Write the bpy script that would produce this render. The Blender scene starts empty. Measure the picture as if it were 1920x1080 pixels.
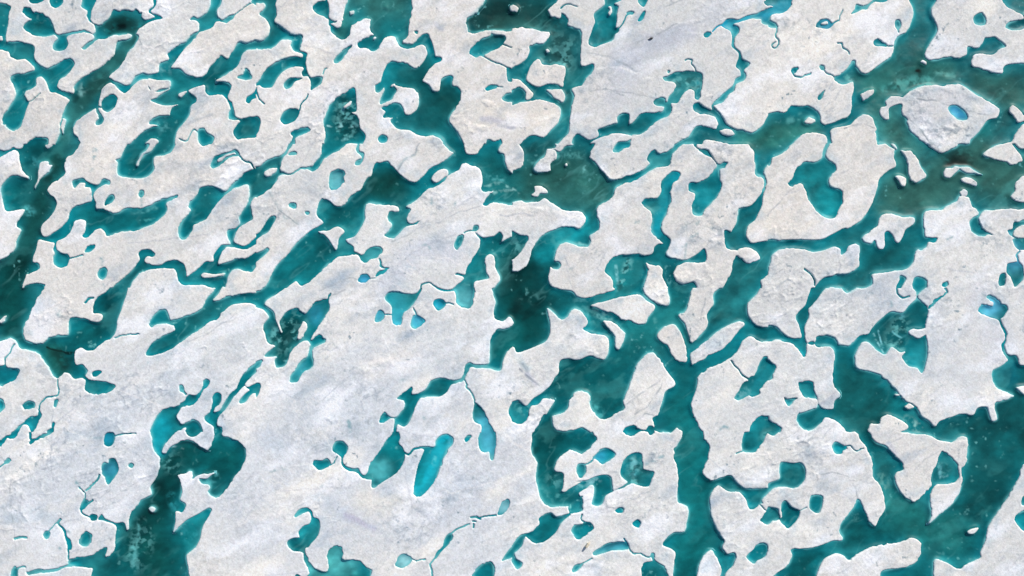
import bpy, math, random
import numpy as np
from mathutils import Vector

# ---------------------------------------------------------------- scene set-up
SC = 0.17                      # metres per pixel of the 1920 wide photograph
scene = bpy.context.scene
cam_d = bpy.data.cameras.new("camera"); cam = bpy.data.objects.new("camera", cam_d)
scene.collection.objects.link(cam); scene.camera = cam
cam_d.sensor_width = 36.0; cam_d.lens = 26.0
ALT = 1920*SC*26.0/36.0
cam.location = (0, 0, ALT); cam.rotation_euler = (0, 0, 0)
cam_d.clip_start = 1.0; cam_d.clip_end = 6000.0

SUN_EL, SUN_AZ = 31.0, 36.0    # azimuth clockwise from the top edge of the photograph
world = bpy.data.worlds.new("World"); scene.world = world; world.use_nodes = True
nt = world.node_tree; bg = nt.nodes["Background"]
sky = nt.nodes.new("ShaderNodeTexSky"); sky.sky_type = 'NISHITA'; sky.sun_disc = False
sky.sun_elevation = math.radians(SUN_EL); sky.sun_rotation = math.radians(SUN_AZ)
nt.links.new(sky.outputs[0], bg.inputs[0]); bg.inputs[1].default_value = 0.11
sd = bpy.data.lights.new("sun", 'SUN'); sun = bpy.data.objects.new("sun", sd)
scene.collection.objects.link(sun); sd.energy = 4.7; sd.angle = math.radians(0.6)
sd.color = (1.0, 0.93, 0.845)
el, az = math.radians(SUN_EL), math.radians(SUN_AZ)
sdir = Vector((math.sin(az)*math.cos(el), math.cos(az)*math.cos(el), math.sin(el)))
sun.rotation_euler = sdir.to_track_quat('Z', 'Y').to_euler(); sun.location = sdir*400
scene.view_settings.view_transform = 'Standard'; scene.view_settings.look = 'None'
scene.view_settings.exposure = 0.0; scene.view_settings.gamma = 1.0
TRACE = """
#00
W -20,10 0,20 40,35 85,55 70,110 65,180 48,230 45,315 150,312 190,325 255,345 258,430 290,480 355,515 400,495 440,475 480,445 530,445 557,475 530,530 490,570 440,605 430,650 470,680 520,695 570,715 545,760 505,735 440,700 375,690 350,620 310,575 270,590 268,650 190,690 190,730 220,770 200,820 175,900 150,950 100,980 60,965 15,915 20,870 60,820 110,740 125,690 105,640 80,600 90,570 130,555 180,555 255,530 262,510 230,475 190,445 120,445 75,420 60,385 0,370 -20,370
I -20,270 15,272 20,300 -5,312 -20,315
W 215,-20 225,15 260,25 310,15 335,-20
W 385,-20 372,10 385,45 420,62 455,45 472,10 465,-20
W 170,80 190,58 230,62 255,95 320,105 380,145 405,200 425,255 470,262 530,245 590,230 660,235 710,255 715,200 675,165 655,120 655,85 610,50 620,20 625,-20 715,-20 715,15 690,60 680,140 695,175 740,188 780,165 820,130 840,90 860,72 900,80 940,70 1000,90 1020,70 1050,100 1070,95 1060,125 1095,150 1160,125 1120,95 1118,75 1150,45 1145,0 1150,-20 1170,-20 1165,40 1130,85 1150,105 1195,118 1218,138 1180,145 1130,160 1080,190 1040,225 1015,255 1040,275 1010,340 960,400 900,500 850,540 815,580 840,600 880,615 940,640 980,630 1020,575 1060,550 1120,560 1180,545 1195,500 1210,470 1270,450 1260,405 1310,360 1380,320 1440,260 1490,235 1490,180 1470,150 1425,148 1450,125 1490,135 1550,95 1580,40 1585,-20 1660,-20 1655,30 1625,75 1635,130 1670,150 1720,120 1760,118 1745,140 1700,170 1625,160 1590,205 1530,230 1500,240 1460,290 1400,350 1375,380 1300,480 1285,515 1350,518 1400,560 1480,580 1530,570 1580,500 1640,430 1665,412 1710,440 1750,380 1800,310 1850,325 1930,305 1930,370 1850,375 1800,450 1760,520 1670,570 1620,605 1690,615 1735,645 1720,690 1710,740 1740,780 1765,870 1800,890 1930,880 1930,1020 1850,1035 1780,1045 1750,1000 1760,960 1800,905 1740,895 1710,890 1720,840 1725,790 1690,735 1640,710 1570,715 1545,690 1540,640 1480,650 1410,680 1470,730 1470,765 1430,795 1420,860 1370,930 1330,980 1310,1050 1300,1100 1170,1100 1190,1060 1130,1040 1050,1100 970,1090 1040,1020 1100,970 1185,945 1120,930 1140,895 1200,870 1270,865 1290,810 1380,770 1300,790 1230,790 1130,755 1170,735 1270,670 1280,655 1200,690 1130,680 1110,640 1115,600 1060,595 1020,620 960,680 930,698 890,670 860,635 810,625 770,670 745,740 735,790 660,850 570,910 552,950 555,1010 590,1040 590,1100 420,1100 440,1020 455,920 470,870 480,830 520,760 560,690 560,640 620,580 700,540 800,470 860,400 890,320 980,290 985,265 940,255 900,265 850,265 790,295 740,290 650,370 615,365 640,340 710,290 700,258 650,245 590,245 520,265 500,290 510,330 490,370 440,382 405,365 402,330 440,290 420,270 400,262 350,275 270,270 210,240 172,205 200,165 235,145 220,130 185,115
I 1110,590 1180,600 1240,600 1280,605 1280,650 1230,665 1150,690 1115,650
I 1340,700 1400,680 1400,695 1360,730 1335,720
I 470,890 500,895 490,940 465,1000 458,960
W 765,760 800,725 850,708 878,740 860,800 810,838 770,820 762,800
W 720,790 735,775 740,795 762,800 755,808 735,808 745,840 778,890 765,925 725,942 718,915 745,885 725,840
W 200,1090 240,1045 290,1035 360,1040 350,1090
W 1775,580 1820,555 1840,515 1865,520 1890,590 1830,595
W 1845,770 1850,735 1885,715 1915,680 1930,640 1930,735 1900,745 1865,775
W 1480,980 1530,965 1560,1000 1605,1030 1590,1070 1550,1090 1500,1080 1485,1030
L 6 1480,985 1450,975 1425,1005 1410,1045 1385,1058 1340,1045
L 6 1760,118 1800,80 1870,30 1930,10
W 1880,10 1930,-5 1930,45
L 5 220,768 260,740 310,700
G 5 1040,740 1130,742
#01
W -20,35 0,40 40,50 100,30 160,35 200,-20 590,-20 585,25 540,80 490,110 485,170 490,220 440,265 400,290 370,320 350,350 370,380 410,405 430,450 400,510 370,550 320,600 305,650 320,690 350,700 400,670 460,630 510,570 530,500 570,465 610,455 685,430 690,390 680,330 640,320 640,295 600,290 560,330 540,290 555,270 600,260 630,260 650,280 690,300 740,305 765,270 790,260 825,280 820,305 790,300 745,325 715,350 700,390 720,440 725,485 780,490 850,520 900,510 960,480 1060,485 1130,460 1190,425 1260,400 1335,378 1325,400 1260,430 1245,455 1255,500 1200,560 1130,610 1020,645 900,660 800,690 785,660 750,632 700,660 660,700 620,695 640,640 640,580 600,565 560,580 530,650 490,700 430,730 420,760 430,800 470,820 510,830 515,870 500,915 450,925 405,900 400,850 415,820 400,790 410,745 350,730 290,718 270,790 240,885 285,895 290,930 240,970 200,980 160,1080 150,1100 -20,1100 -20,900 60,840 120,780 125,740 160,650 125,620 130,590 170,530 190,490 150,490 50,505 25,450 10,330 40,280 90,240 160,245 215,260 200,235 170,200 150,120 140,60 110,45 60,65 20,95 -20,105
I 335,20 350,-20 410,-20 375,30 350,35
I 290,180 305,135 365,130 370,160 395,160 370,205 340,230 300,270 260,335 258,320 285,260
W 865,120 900,110 940,30 980,-20 1310,-20 1290,45 1240,80 1160,95 1150,140 1155,190 1110,240 1050,258 950,250 890,235 880,190 885,140
I 1135,-20 1180,-20 1135,55 1090,75 1050,130 1030,165 1018,155 1040,110 1060,70 1100,40
L 30 715,45 712,85
G 8 670,210 700,185
G 6 700,90 712,140
W 785,460 790,420 820,385 850,378 858,410 830,440
G 6 775,470 780,495
W 1035,380 1050,350 1075,350 1078,385 1060,400 1045,400
G 6 1060,400 1065,470
W 640,815 655,770 705,758 705,785 670,810
G 7 620,835 650,815
L 9 515,855 560,850 620,835
L 24 765,855 775,870
G 6 765,880 770,915
W 735,970 750,940 790,928 808,945 795,1000 770,1015 740,1000
G 5 775,1010 785,1090
W 170,1085 220,1055 270,1045 340,1055 330,1075 290,1090
W 1500,-20 1510,8 1540,12 1580,-20
W 1580,165 1595,110 1640,80 1720,55 1770,38 1795,65 1780,90 1720,105 1650,160 1600,185
I 1625,125 1680,85 1760,60 1770,75 1700,100 1640,140
L 10 1790,80 1830,130 1880,145 1905,190 1930,210
W 1360,715 1342,680 1350,620 1375,570 1430,505 1415,470 1430,430 1480,380 1500,330 1560,315 1630,328 1690,355 1740,310 1790,260 1840,215 1930,200 1930,380 1900,400 1880,450 1895,560 1870,580 1810,610 1770,660 1750,730 1800,760 1850,760 1930,690 1930,740 1860,785 1770,780 1700,770 1680,810 1635,900 1700,890 1780,860 1850,855 1930,810 1930,900 1890,960 1850,950 1800,935 1740,950 1710,1000 1680,1100 1600,1080 1520,1055 1400,1060 1350,1040 1320,960 1290,930 1210,930 1120,945 1050,970 990,1040 960,1100 830,1100 900,1030 970,970 1020,910 1050,870 1040,820 1065,795 1120,790 1160,820 1150,845 1090,850 1100,900 1200,905 1240,885 1300,870 1350,880 1385,910 1400,1000 1450,965 1540,890 1600,885 1605,830 1660,760 1730,755 1705,690 1710,645 1770,630 1800,590 1795,540 1850,460 1870,390 1870,310 1790,325 1720,355 1640,430 1590,500 1540,570 1450,605 1440,650 1400,705
I 1505,985 1530,965 1620,975 1690,970 1680,990 1600,1000 1530,1005
I 1635,900 1670,800 1740,775 1830,800 1900,800 1880,840 1780,855 1700,880
#02
W -20,-20 330,-20 275,80 255,140 210,230 178,290 175,350 205,405 320,410 380,365 505,355 520,300 520,230 560,220 600,230 650,235 700,255 750,255 768,215 750,190 700,190 700,165 730,80 790,30 860,-20 960,-20 920,130 885,230 875,300 840,370 790,400 740,430 700,465 650,470 610,450 570,465 560,500 560,550 575,580 620,575 655,620 640,660 670,690 760,700 800,705 865,735 840,770 780,795 720,800 640,765 640,700 620,680 560,680 520,640 480,635 440,680 400,660 360,590 310,520 270,480 200,465 150,450 120,400 80,370 -20,390
I 0,245 30,215 55,212 45,240 10,265
W 690,640 710,622 765,625 730,660 700,668
L 8 110,420 90,445 75,490 40,525 38,560 40,600
W -20,610 35,580 60,600 130,600 150,620 125,680 80,705 -20,730
L 8 435,690 430,730 438,785 415,810 350,825 310,860 295,900 290,940
W 295,925 310,950 285,1010 260,1065 235,1080 210,1030 180,1025 120,1100 90,1090 170,1020 230,970 270,955
W -20,835 20,845 35,885 10,925 -20,940
W 175,875 210,850 258,855 258,900 200,915 178,905
W 400,885 410,845 430,828 430,870 415,895
W 340,1095 390,1040 400,1005 410,1030 395,1095
W 1115,265 1150,210 1200,165 1245,162 1262,210 1275,240 1320,235 1380,215 1450,195 1510,160 1545,90 1590,40 1640,-20 1680,-20 1600,90 1610,105 1700,70 1800,45 1930,45 1930,130 1880,115 1800,115 1740,130 1660,190 1640,230 1560,260 1470,330 1400,370 1300,450 1240,480 1180,500 1100,505 1115,450 1150,405 1220,360 1310,320 1300,285 1240,265 1180,275 1130,290
L 6 860,375 920,355 1050,345
L 14 640,110 665,85 700,80
L 30 440,160 445,200
G 8 1085,580 1130,540
W 1930,560 1880,600 1820,650 1790,720 1770,760 1720,800 1680,870 1640,930 1580,930 1540,960 1545,1000 1600,1040 1610,1100 1665,1100 1660,1050 1630,1030 1640,970 1700,900 1750,820 1830,735 1850,750 1870,770 1830,800 1795,845 1800,865 1840,855 1880,800 1930,780 1930,715 1860,745 1835,725 1860,690 1930,620
W 1570,940 1590,880 1605,800 1635,783 1665,810 1650,870 1610,900 1600,940
W 1130,1100 1160,990 1220,910 1330,885 1380,850 1420,800 1470,805 1520,750 1530,700 1550,680 1575,695 1565,735 1530,760 1490,820 1450,870 1390,885 1350,910 1325,960 1340,1000 1370,1025 1420,1000 1450,987 1490,1005 1515,1050 1515,1100 1390,1100 1390,1050 1320,1080 1310,1100
W 1345,770 1345,735 1375,735 1385,770 1405,795 1395,800 1370,775
L 6 1835,-20 1840,0
#03
W -20,90 40,40 90,5 100,-20 140,-20 130,30 100,50 60,45 20,95 -20,125
L 16 225,-20 228,30 235,75
L 18 225,80 300,40 400,-10
W 215,80 235,60 270,60 230,95
W 780,45 795,10 830,-5 858,10 860,60 840,100 810,110 785,90
G 6 660,45 780,42
L 7 860,30 940,15 1020,10
W 35,225 60,195 82,205 70,230 40,240
L 8 -20,270 20,245 40,230
W 765,250 785,230 815,235 820,205 845,195 870,210 890,270 880,310 840,360 810,395 780,330 765,310
W 965,245 985,230 1005,242 990,268 968,262
L 24 575,375 590,405
L 8 595,415 640,460 630,510
L 12 645,440 680,410 720,370 750,320
W 600,580 620,520 660,505 665,530 700,500 700,512 660,545 625,580
L 8 605,580 625,615 680,640
W 670,620 720,620 725,655 685,665
W 735,650 765,620 785,650 820,665 870,682 930,680 950,735 968,720 970,640 990,590 1040,540 1060,510 1140,470 1130,410 1170,350 1200,270 1205,200 1160,140 1140,50 1140,-20 1320,-20 1270,50 1230,100 1215,145 1240,160 1290,110 1340,80 1400,62 1450,72 1500,110 1555,130 1590,90 1610,20 1605,-20 1665,-20 1665,30 1740,45 1800,80 1840,130 1840,200 1810,270 1760,330 1720,400 1670,460 1620,490 1560,460 1580,420 1570,390 1510,380 1500,350 1550,350 1610,305 1560,315 1500,320 1440,350 1450,320 1425,285 1380,310 1330,320 1350,370 1365,440 1350,510 1395,540 1370,600 1340,595 1315,600 1315,680 1300,755 1380,680 1440,640 1500,610 1560,568 1585,570 1580,600 1540,670 1510,740 1500,800 1460,870 1400,920 1400,970 1415,1040 1405,1100 690,1100 700,1020 620,1015 560,1005 500,1010 400,1050 300,1055 220,1070 200,1060 190,1015 140,1030 130,1100 85,1100 90,1040 115,1005 130,1020 190,1005 205,1050 290,1025 340,1035 420,1025 510,990 520,965 600,940 690,925 750,880 800,865 785,930 820,930 860,880 865,790 870,700 780,670 740,665
I 1120,575 1140,555 1170,570 1170,595 1145,600
W 1395,-20 1400,15 1440,38 1490,20 1510,-20
L 8 515,960 515,870
W 495,790 520,800 545,850 530,885 510,870
L 14 500,810 485,740 450,705 435,680 455,655
L 6 440,670 400,705 365,745
W 325,770 345,742 375,755 370,790 340,800
W 595,830 615,780 650,745 680,770 678,830 645,858 610,850
L 14 110,800 150,790 200,795
L 16 450,870 460,875
L 16 510,740 520,755
#10
W -10,310 40,308 85,270 108,220 95,170 60,130 30,110 55,80 72,45 50,20 -20,20 -20,-20 150,-20 145,40 155,110 135,160 190,200 260,250 330,260 350,280 335,340 335,380 380,405 370,460 385,540 410,580 460,575 498,580 480,630 440,660 410,680 412,620 390,575 350,570 345,540 360,515 340,500 280,500 210,530 160,580 120,650 60,660 25,640 -10,655 -10,640 30,600 70,530 120,490 200,440 270,430 345,430 350,405 280,385 265,340 265,300 200,295 160,330 110,365 50,370 -10,360
W 205,640 230,600 270,585 345,590 290,612 265,650 225,668
L 9 0,660 5,690 25,735 60,780
L 8 390,715 370,750 335,790 325,830
W 182,890 210,840 260,812 315,820 325,850 290,905 220,935 190,915
W -20,880 20,880 32,920 20,980 -20,1020
W 260,995 330,965 390,958 410,980 360,1005 300,1030 290,1090 250,1090 280,1030
L 6 500,560 515,520 530,515
W 525,-20 540,20 545,60 545,125 580,155 605,165 590,180 640,170 655,110 670,50 690,10 700,-20 1150,-20 1168,20 1160,110 1145,180 1140,270 1100,305 1110,325 1170,330 1215,295 1250,260 1290,255 1310,300 1335,380 1345,425 1390,430 1390,455 1340,480 1295,520 1270,560 1250,610 1300,640 1330,680 1375,680 1390,600 1440,570 1475,575 1470,640 1510,650 1535,690 1530,750 1500,800 1450,880 1450,920 1500,970 1530,1030 1550,1090 1410,1090 1400,1050 1340,1015 1280,1020 1210,1010 1150,975 1060,965 1010,910 1030,880 950,880 970,830 940,800 1060,770 1090,800 1110,850 1140,865 1190,840 1220,790 1215,710 1180,670 1110,655 1040,645 1060,680 1030,720 1020,745 930,775 935,740 960,680 960,650 930,690 900,690 895,640 930,620 950,560 980,490 1030,460 1080,475 1130,475 1190,515 1250,470 1285,410 1270,350 1240,335 1190,355 1130,365 1070,335 1045,280 1000,270 960,290 930,340 910,380 870,385 830,360 780,365 760,345 770,320 850,270 875,260 850,220 855,140 780,155 715,195 695,260 650,298 600,275 560,235 545,150 520,130 460,105 425,75 430,45 470,15 520,5
I 565,170 640,170 640,200 600,210 575,195
I 885,275 900,290 885,305 875,290
I 702,85 735,80 735,105 712,108
I 970,42 982,50 975,62 965,52
I 1010,635 1040,630 1045,650 1015,650
W 585,465 600,430 650,380 700,345 720,345 670,400 650,440 610,475
G 5 700,350 770,325
W 505,920 530,850 550,790 610,730 670,700 730,660 748,690 750,830 715,845 765,880 780,960 820,1020 800,1080 780,1095 520,1095 525,1020 505,950
I 655,800 715,755 715,775 690,800 665,815
W 915,1040 945,1010 985,1030 980,1065 935,1072
W 1195,235 1215,235 1212,255 1198,250
W 1580,150 1640,90 1700,30 1740,-20 1930,-20 1930,215 1800,225 1730,230 1600,248 1585,200
I 1905,50 1930,45 1930,85 1910,85
W 1770,225 1775,255 1860,262 1870,300 1820,360 1750,390 1710,420 1790,470 1760,460 1690,420 1640,425 1600,400 1620,350 1680,300 1760,270
L 6 1850,330 1880,345 1930,365
L 6 1700,420 1780,465 1850,490 1930,530
W 1880,510 1930,530 1930,610 1890,605
W 1718,665 1760,638 1810,640 1800,662 1735,680
L 4 1810,650 1850,655
W 1840,740 1880,705 1930,702 1930,760 1885,765
W 1735,1090 1735,1045 1780,1060 1830,1040 1830,1090
#11
W 280,-20 265,20 240,50 225,75 190,130 180,180 200,210 260,225 310,195 350,170 400,170 450,130 490,70 510,-20 680,-20 640,30 560,80 500,120 470,170 420,205 380,185 330,195 270,230 180,235 150,280 100,340 0,400 -20,410 -20,190 30,170 90,120 180,90 215,65 240,20 250,-20
I 62,235 70,200 110,180 155,180 150,210 110,240 80,248
W 240,78 270,60 302,58 300,76 270,84
W 745,155 750,130 790,110 785,85 755,60 750,40 765,-20 775,-20 770,50 805,65 805,100 790,140 770,160
W 555,235 570,205 620,190 660,200 668,225 655,250 660,290 600,345 550,330
W 245,455 258,440 300,455 300,482 275,486 250,470
W 365,512 400,512 398,530 380,532
W 110,545 140,540 145,560 100,650 50,680 0,715 -20,720 -20,690 30,660 60,610
G 5 112,370 150,440 190,500 220,560 345,605
W 930,145 985,130 1030,180 1100,250 1180,290 1230,265 1300,190 1380,145 1460,90 1480,65 1440,40 1410,-20 1550,-20 1560,20 1580,75 1650,80 1680,40 1740,-20 1830,-20 1820,50 1860,80 1870,150 1900,210 1930,225 1930,450 1850,445 1780,440 1720,465 1700,450 1740,390 1785,345 1740,360 1690,350 1700,270 1680,190 1620,165 1550,148 1520,190 1440,240 1410,280 1340,325 1290,335 1240,380 1210,420 1125,465 1160,490 1130,560 1160,600 1230,580 1200,600 1110,630 1040,700 960,690 1010,640 1015,595 985,560 1000,510 1060,510 1075,480 1040,462 980,460 920,450 860,440 820,460 815,560 790,620 740,690 670,720 730,770 740,810 800,835 830,800 870,775 940,780 945,810 900,860 860,870 800,890 760,840 710,830 610,850 520,920 430,1010 340,1060 300,1030 230,1080 220,1100 40,1100 80,1060 150,920 230,840 300,750 400,660 505,595 470,550 455,520 470,440 500,410 560,430 600,470 650,465 730,380 790,340 830,260 860,240 880,180 905,140
I 465,655 540,650 610,620 665,655 630,700 600,795 560,740 520,690
I 1315,265 1345,215 1400,185 1440,195 1445,230 1400,265 1350,295
W 770,1025 790,985 840,980 855,1010 830,1035 790,1040
L 5 855,1010 900,1000
W 895,990 930,950 990,935 975,960 930,985
L 10 925,865 945,915 995,935
W 1485,760 1500,710 1540,680 1560,690 1555,720 1530,770 1505,790
L 8 1560,670 1590,655 1640,645
W 1625,632 1640,612 1668,615 1668,640 1650,652 1630,648
W 1640,660 1700,700 1780,690 1825,660 1850,690 1840,735 1890,710 1930,700 1930,1100 1780,1100 1830,1030 1830,990 1800,930 1795,850 1750,825 1720,860 1725,960 1740,1010 1640,1030 1610,1100 1470,1100 1530,1040 1560,1000 1490,980 1510,970 1565,980 1590,920 1640,840 1680,760 1680,710
L 8 1235,1080 1240,1055 1300,1040 1330,1060 1380,1090
G 6 1060,190 1110,120 1190,80 1210,40
G 10 1130,925 1190,925
G 8 1330,370 1310,450 1340,440
G 10 1500,440 1490,465
G 10 1230,765 1290,755 1310,790
#12
W -20,40 40,15 70,-20 230,-20 180,30 80,90 65,125 130,180 150,250 190,340 200,330 175,260 185,235 230,180 310,150 350,175 375,185 430,120 500,90 535,85 540,50 565,35 545,80 550,150 520,210 480,270 430,350 410,390 450,370 485,355 525,380 520,405 470,425 430,450 420,520 435,570 420,600 350,640 310,700 260,705 260,660 310,600 340,550 380,520 400,480 410,430 395,400 360,395 320,420 260,480 240,530 215,585 155,595 140,540 155,515 60,510 130,450 140,430 90,410 60,320 60,270 100,220 60,165 0,145 -20,140
I 355,240 385,300 345,385 310,380 330,290
W -20,620 -20,570 50,535 30,580
W -20,720 25,715 35,745 15,800 -20,840
W 965,80 990,35 1050,25 1110,40 1180,45 1210,30 1240,-10 1245,0 1225,40 1200,90 1160,140 1100,200 1095,260 1070,280 1030,275 1020,220 1020,160 1010,125
W 888,240 905,190 930,165 955,175 960,215 930,250 895,255
L 6 960,200 1025,200
W 1160,275 1175,215 1210,205 1265,240 1240,275 1200,305 1170,298
L 6 1180,150 1205,210
W 1330,125 1335,95 1375,80 1410,95 1420,125 1395,155 1360,165
L 7 1410,118 1440,108 1480,122
W 1480,-20 1630,-20 1620,100 1600,150 1540,140 1500,110 1500,50
L 12 1360,0 1400,15 1460,20 1490,5
W 1780,-20 1775,30 1800,110 1785,170 1790,225 1830,248 1870,235 1895,212 1930,230 1930,-20
W 1930,290 1870,310 1800,315 1760,390 1755,470 1750,560 1720,575 1640,575 1600,560 1570,590 1560,650 1520,685 1450,690 1410,675 1360,680 1310,700 1280,755 1230,785 1170,795 1165,745 1110,780 1060,830 1110,850 1115,890 1080,940 1050,970 1000,965 970,930 940,960 930,1010 960,1010 1000,980 1040,985 1030,1090 1050,1090 1060,1020 1110,1040 1150,1000 1200,880 1240,820 1310,815 1390,810 1440,765 1470,720 1560,690 1600,600 1650,600 1740,600 1830,620 1850,550 1880,480 1930,420
L 8 1565,690 1585,730 1580,750 1620,790 1640,860
W 1640,860 1680,880 1720,940 1750,1010 1790,1100 1695,1100 1690,1030 1640,1000 1625,960
W 1930,860 1900,900 1900,950 1930,995
L 30 695,1000 705,1070
L 12 1255,965 1265,985
G 5 1080,700 1140,665
#13
W 578,110 600,72 650,70 690,110 680,150 660,180 650,200 655,240 690,265 740,275 770,270 785,305 810,325 840,300 850,250 890,190 950,110 990,50 1020,20 1025,-20 1060,-20 1080,40 1070,80 1100,120 1115,165 1110,210 1090,260 1050,310 990,350 930,385 900,415 870,405 870,360 800,345 770,310 720,295 670,280 640,240 640,190 610,165 580,145
L 12 1110,155 1145,168 1180,130 1230,118 1340,115
W 1240,110 1340,110 1350,60 1400,20 1450,20 1480,50 1475,90 1430,140 1400,220 1350,340 1310,410 1240,480 1205,485 1180,455 1195,350 1215,250 1245,180 1260,140
W 430,220 450,210 490,215 530,200 555,220 550,250 500,280 460,275 432,250
L 6 555,250 580,230 610,180
G 8 105,300 150,285 190,265 225,285
W 1690,-20 1665,60 1680,130 1710,155 1750,150 1755,190 1775,212 1790,150 1800,60 1785,-20
W 1565,55 1590,25 1615,25 1600,60 1575,75
W 290,630 320,585 370,565 410,590 430,640 470,655 480,710 460,780 400,850 370,880 375,930 410,990 450,1020 530,1045 550,1000 530,940 545,890 590,852 640,865 655,910 650,950 720,950 780,960 820,1010 870,1040 830,1100 370,1100 400,1050 360,960 350,900 280,890 240,850 240,815 280,795 330,790 320,750 350,710 400,690 415,640 390,600 350,610 300,640
I 700,1090 740,1070 770,1100
W 290,1095 310,1065 350,1095
W 1045,985 1070,935 1110,912 1155,930 1165,965 1140,1000 1090,1018 1050,1005
L 7 1165,945 1200,965 1270,950
L 10 1315,1100 1320,1050 1310,990 1340,950
W 1330,960 1360,900 1400,860 1420,790 1460,755 1475,790 1440,850 1390,900 1345,955
L 9 1465,760 1520,720 1600,690
L 12 1610,640 1650,635 1680,655
L 10 1625,670 1650,668
L 9 1635,690 1630,720
L 9 1680,640 1740,630 1800,625
W 1810,620 1840,540 1890,505 1910,530 1880,590 1840,620
W 1620,1100 1650,1040 1700,990 1760,975 1780,1010 1770,1100
W 1840,970 1870,920 1930,860 1930,930 1870,960
L 14 450,410 500,395
L 14 680,325 700,315
#20
W -20,-20 345,-20 350,40 375,45 430,30 500,50 560,25 575,-20 580,-20 560,30 490,52 430,35 370,60 365,90 400,115 425,160 420,195 510,225 518,300 512,440 512,490 545,500 610,480 600,540 550,590 520,640 450,660 440,680 462,720 440,830 430,940 420,1000 370,1050 310,1100 60,1100 80,1060 150,1015 240,1030 300,970 350,920 368,860 350,800 280,770 200,745 110,765 60,770 0,790 -20,790 -20,700 20,670 60,655 100,690 105,750 140,745 160,700 110,650 60,600 0,590 -20,590 -20,500 40,490 110,440 130,380 130,345 200,325 235,330 290,260 200,235 150,215 80,205 30,215 -20,215
I 270,80 300,45 340,5 350,-30 590,-30 575,30 500,50 440,25 365,55 370,95 360,135 310,130 280,110
I -20,40 20,38 45,60 30,88 -20,95
I 0,215 100,205 200,235 280,245 280,270 235,325 170,330 130,345 130,400 100,445 30,490 -20,510 -20,215
I 125,530 150,480 190,440 215,455 225,480 290,495 340,480 390,490 405,520 385,600 375,655 320,630 270,630 200,655 140,630 105,595
I 255,672 330,670 380,685 400,740 375,770 320,740 275,700
I 250,378 270,370 285,388 265,400
W 700,-20 695,30 650,75 615,110 625,170 600,230 575,300 580,335 615,352 700,325 760,300 770,260 800,240 800,215 775,205 785,150 780,110 800,50 770,30 800,10 850,-5 850,-20
I 722,50 745,50 755,90 735,118 718,100 735,75
L 8 800,215 830,180 860,120 905,92
W 865,95 890,85 915,90 900,110 870,108
W 940,-20 955,30 985,52 1005,30 1020,-20
W 940,155 980,90 1000,85 985,140 955,160
W 1930,65 1830,105 1760,118 1700,150 1640,140 1600,155 1570,195 1600,215 1640,235 1650,290 1648,350 1680,380 1700,400 1695,450 1680,500 1710,530 1715,570 1680,590 1655,640 1600,685 1560,730 1500,785 1490,820 1430,790 1400,768 1360,785 1360,830 1410,855 1480,860 1540,900 1535,970 1490,960 1430,945 1380,950 1350,985 1340,1020 1280,1050 1230,1090 1400,1100 1450,1045 1530,1060 1700,1090 1930,1100 1930,870 1870,950 1800,1000 1740,980 1680,970 1610,930 1580,880 1510,795 1580,765 1620,710 1660,680 1680,630 1740,600 1750,560 1735,530 1770,500 1780,470 1725,440 1712,390 1665,350 1670,280 1700,240 1700,205 1660,185 1730,160 1800,140 1870,145 1870,175 1930,180
I 1560,975 1620,965 1660,985 1675,1010 1640,1022 1580,1005
L 8 1580,185 1530,210 1500,240
W 1435,255 1460,240 1495,248 1465,280 1440,275
W 1890,10 1930,0 1930,45 1895,30
L 7 1300,455 1320,440 1350,450 1345,480 1370,515
L 6 1370,515 1380,545
W 1130,585 1170,570 1230,545 1330,535 1370,540 1425,555 1428,620 1410,700 1415,730 1395,748 1370,735 1370,680 1330,670 1270,720 1240,770 1190,775 1198,820 1170,870 1110,900 1060,930 1010,980 960,1010 905,1010 890,1050 880,1100 780,1100 790,1065 870,1060 895,1020 820,1000 740,1005 650,1035 590,1070 560,1100 460,1100 455,1040 495,1005 560,1045 600,1050 650,1020 640,975 690,955 760,930 795,920 790,880 830,852 880,865 880,935 905,925 960,860 1040,845 1130,840 1145,815 1140,800 1080,795 1062,760 1100,732 1140,735 1148,770 1165,770 1170,735 1210,690 1235,640 1200,610 1150,605
W 1165,535 1180,530 1180,548 1168,550
#21
W -20,215 60,185 95,110 90,60 60,-20 620,-20 585,60 590,110 640,160 690,220 735,265 780,265 860,240 930,225 990,190 1040,145 1015,110 1030,70 1070,40 1100,70 1150,65 1200,30 1240,-20 1380,-20 1290,0 1240,35 1200,80 1190,140 1170,165 1100,170 1040,200 980,240 900,285 820,305 775,325 755,400 700,440 640,470 640,530 655,600 640,650 585,690 590,730 570,770 500,770 460,750 400,738 350,760 325,820 315,875 350,880 365,905 345,940 305,935 285,925 272,1000 290,1060 340,1100 -20,1100 -20,960 40,955 110,910 140,840 170,760 210,700 290,655 370,625 450,620 510,635 550,590 540,540 500,505 420,500 340,470 270,420 240,405 200,430 100,435 60,425 -20,425
I 255,40 310,45 360,60 400,20 455,10 480,-30 320,-30 330,30
I 162,180 190,130 240,90 270,40 330,60 330,110 290,150 290,195 230,210 170,205
I 145,380 170,360 165,320 210,312 250,335 270,365 240,375 210,370 195,395 165,395
I 400,145 415,145 415,165 400,165
W -20,660 60,680 120,690 110,730 50,830 0,870 -20,870
W 755,50 770,15 790,-20 890,-20 880,20 830,35 800,60 770,62
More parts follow.
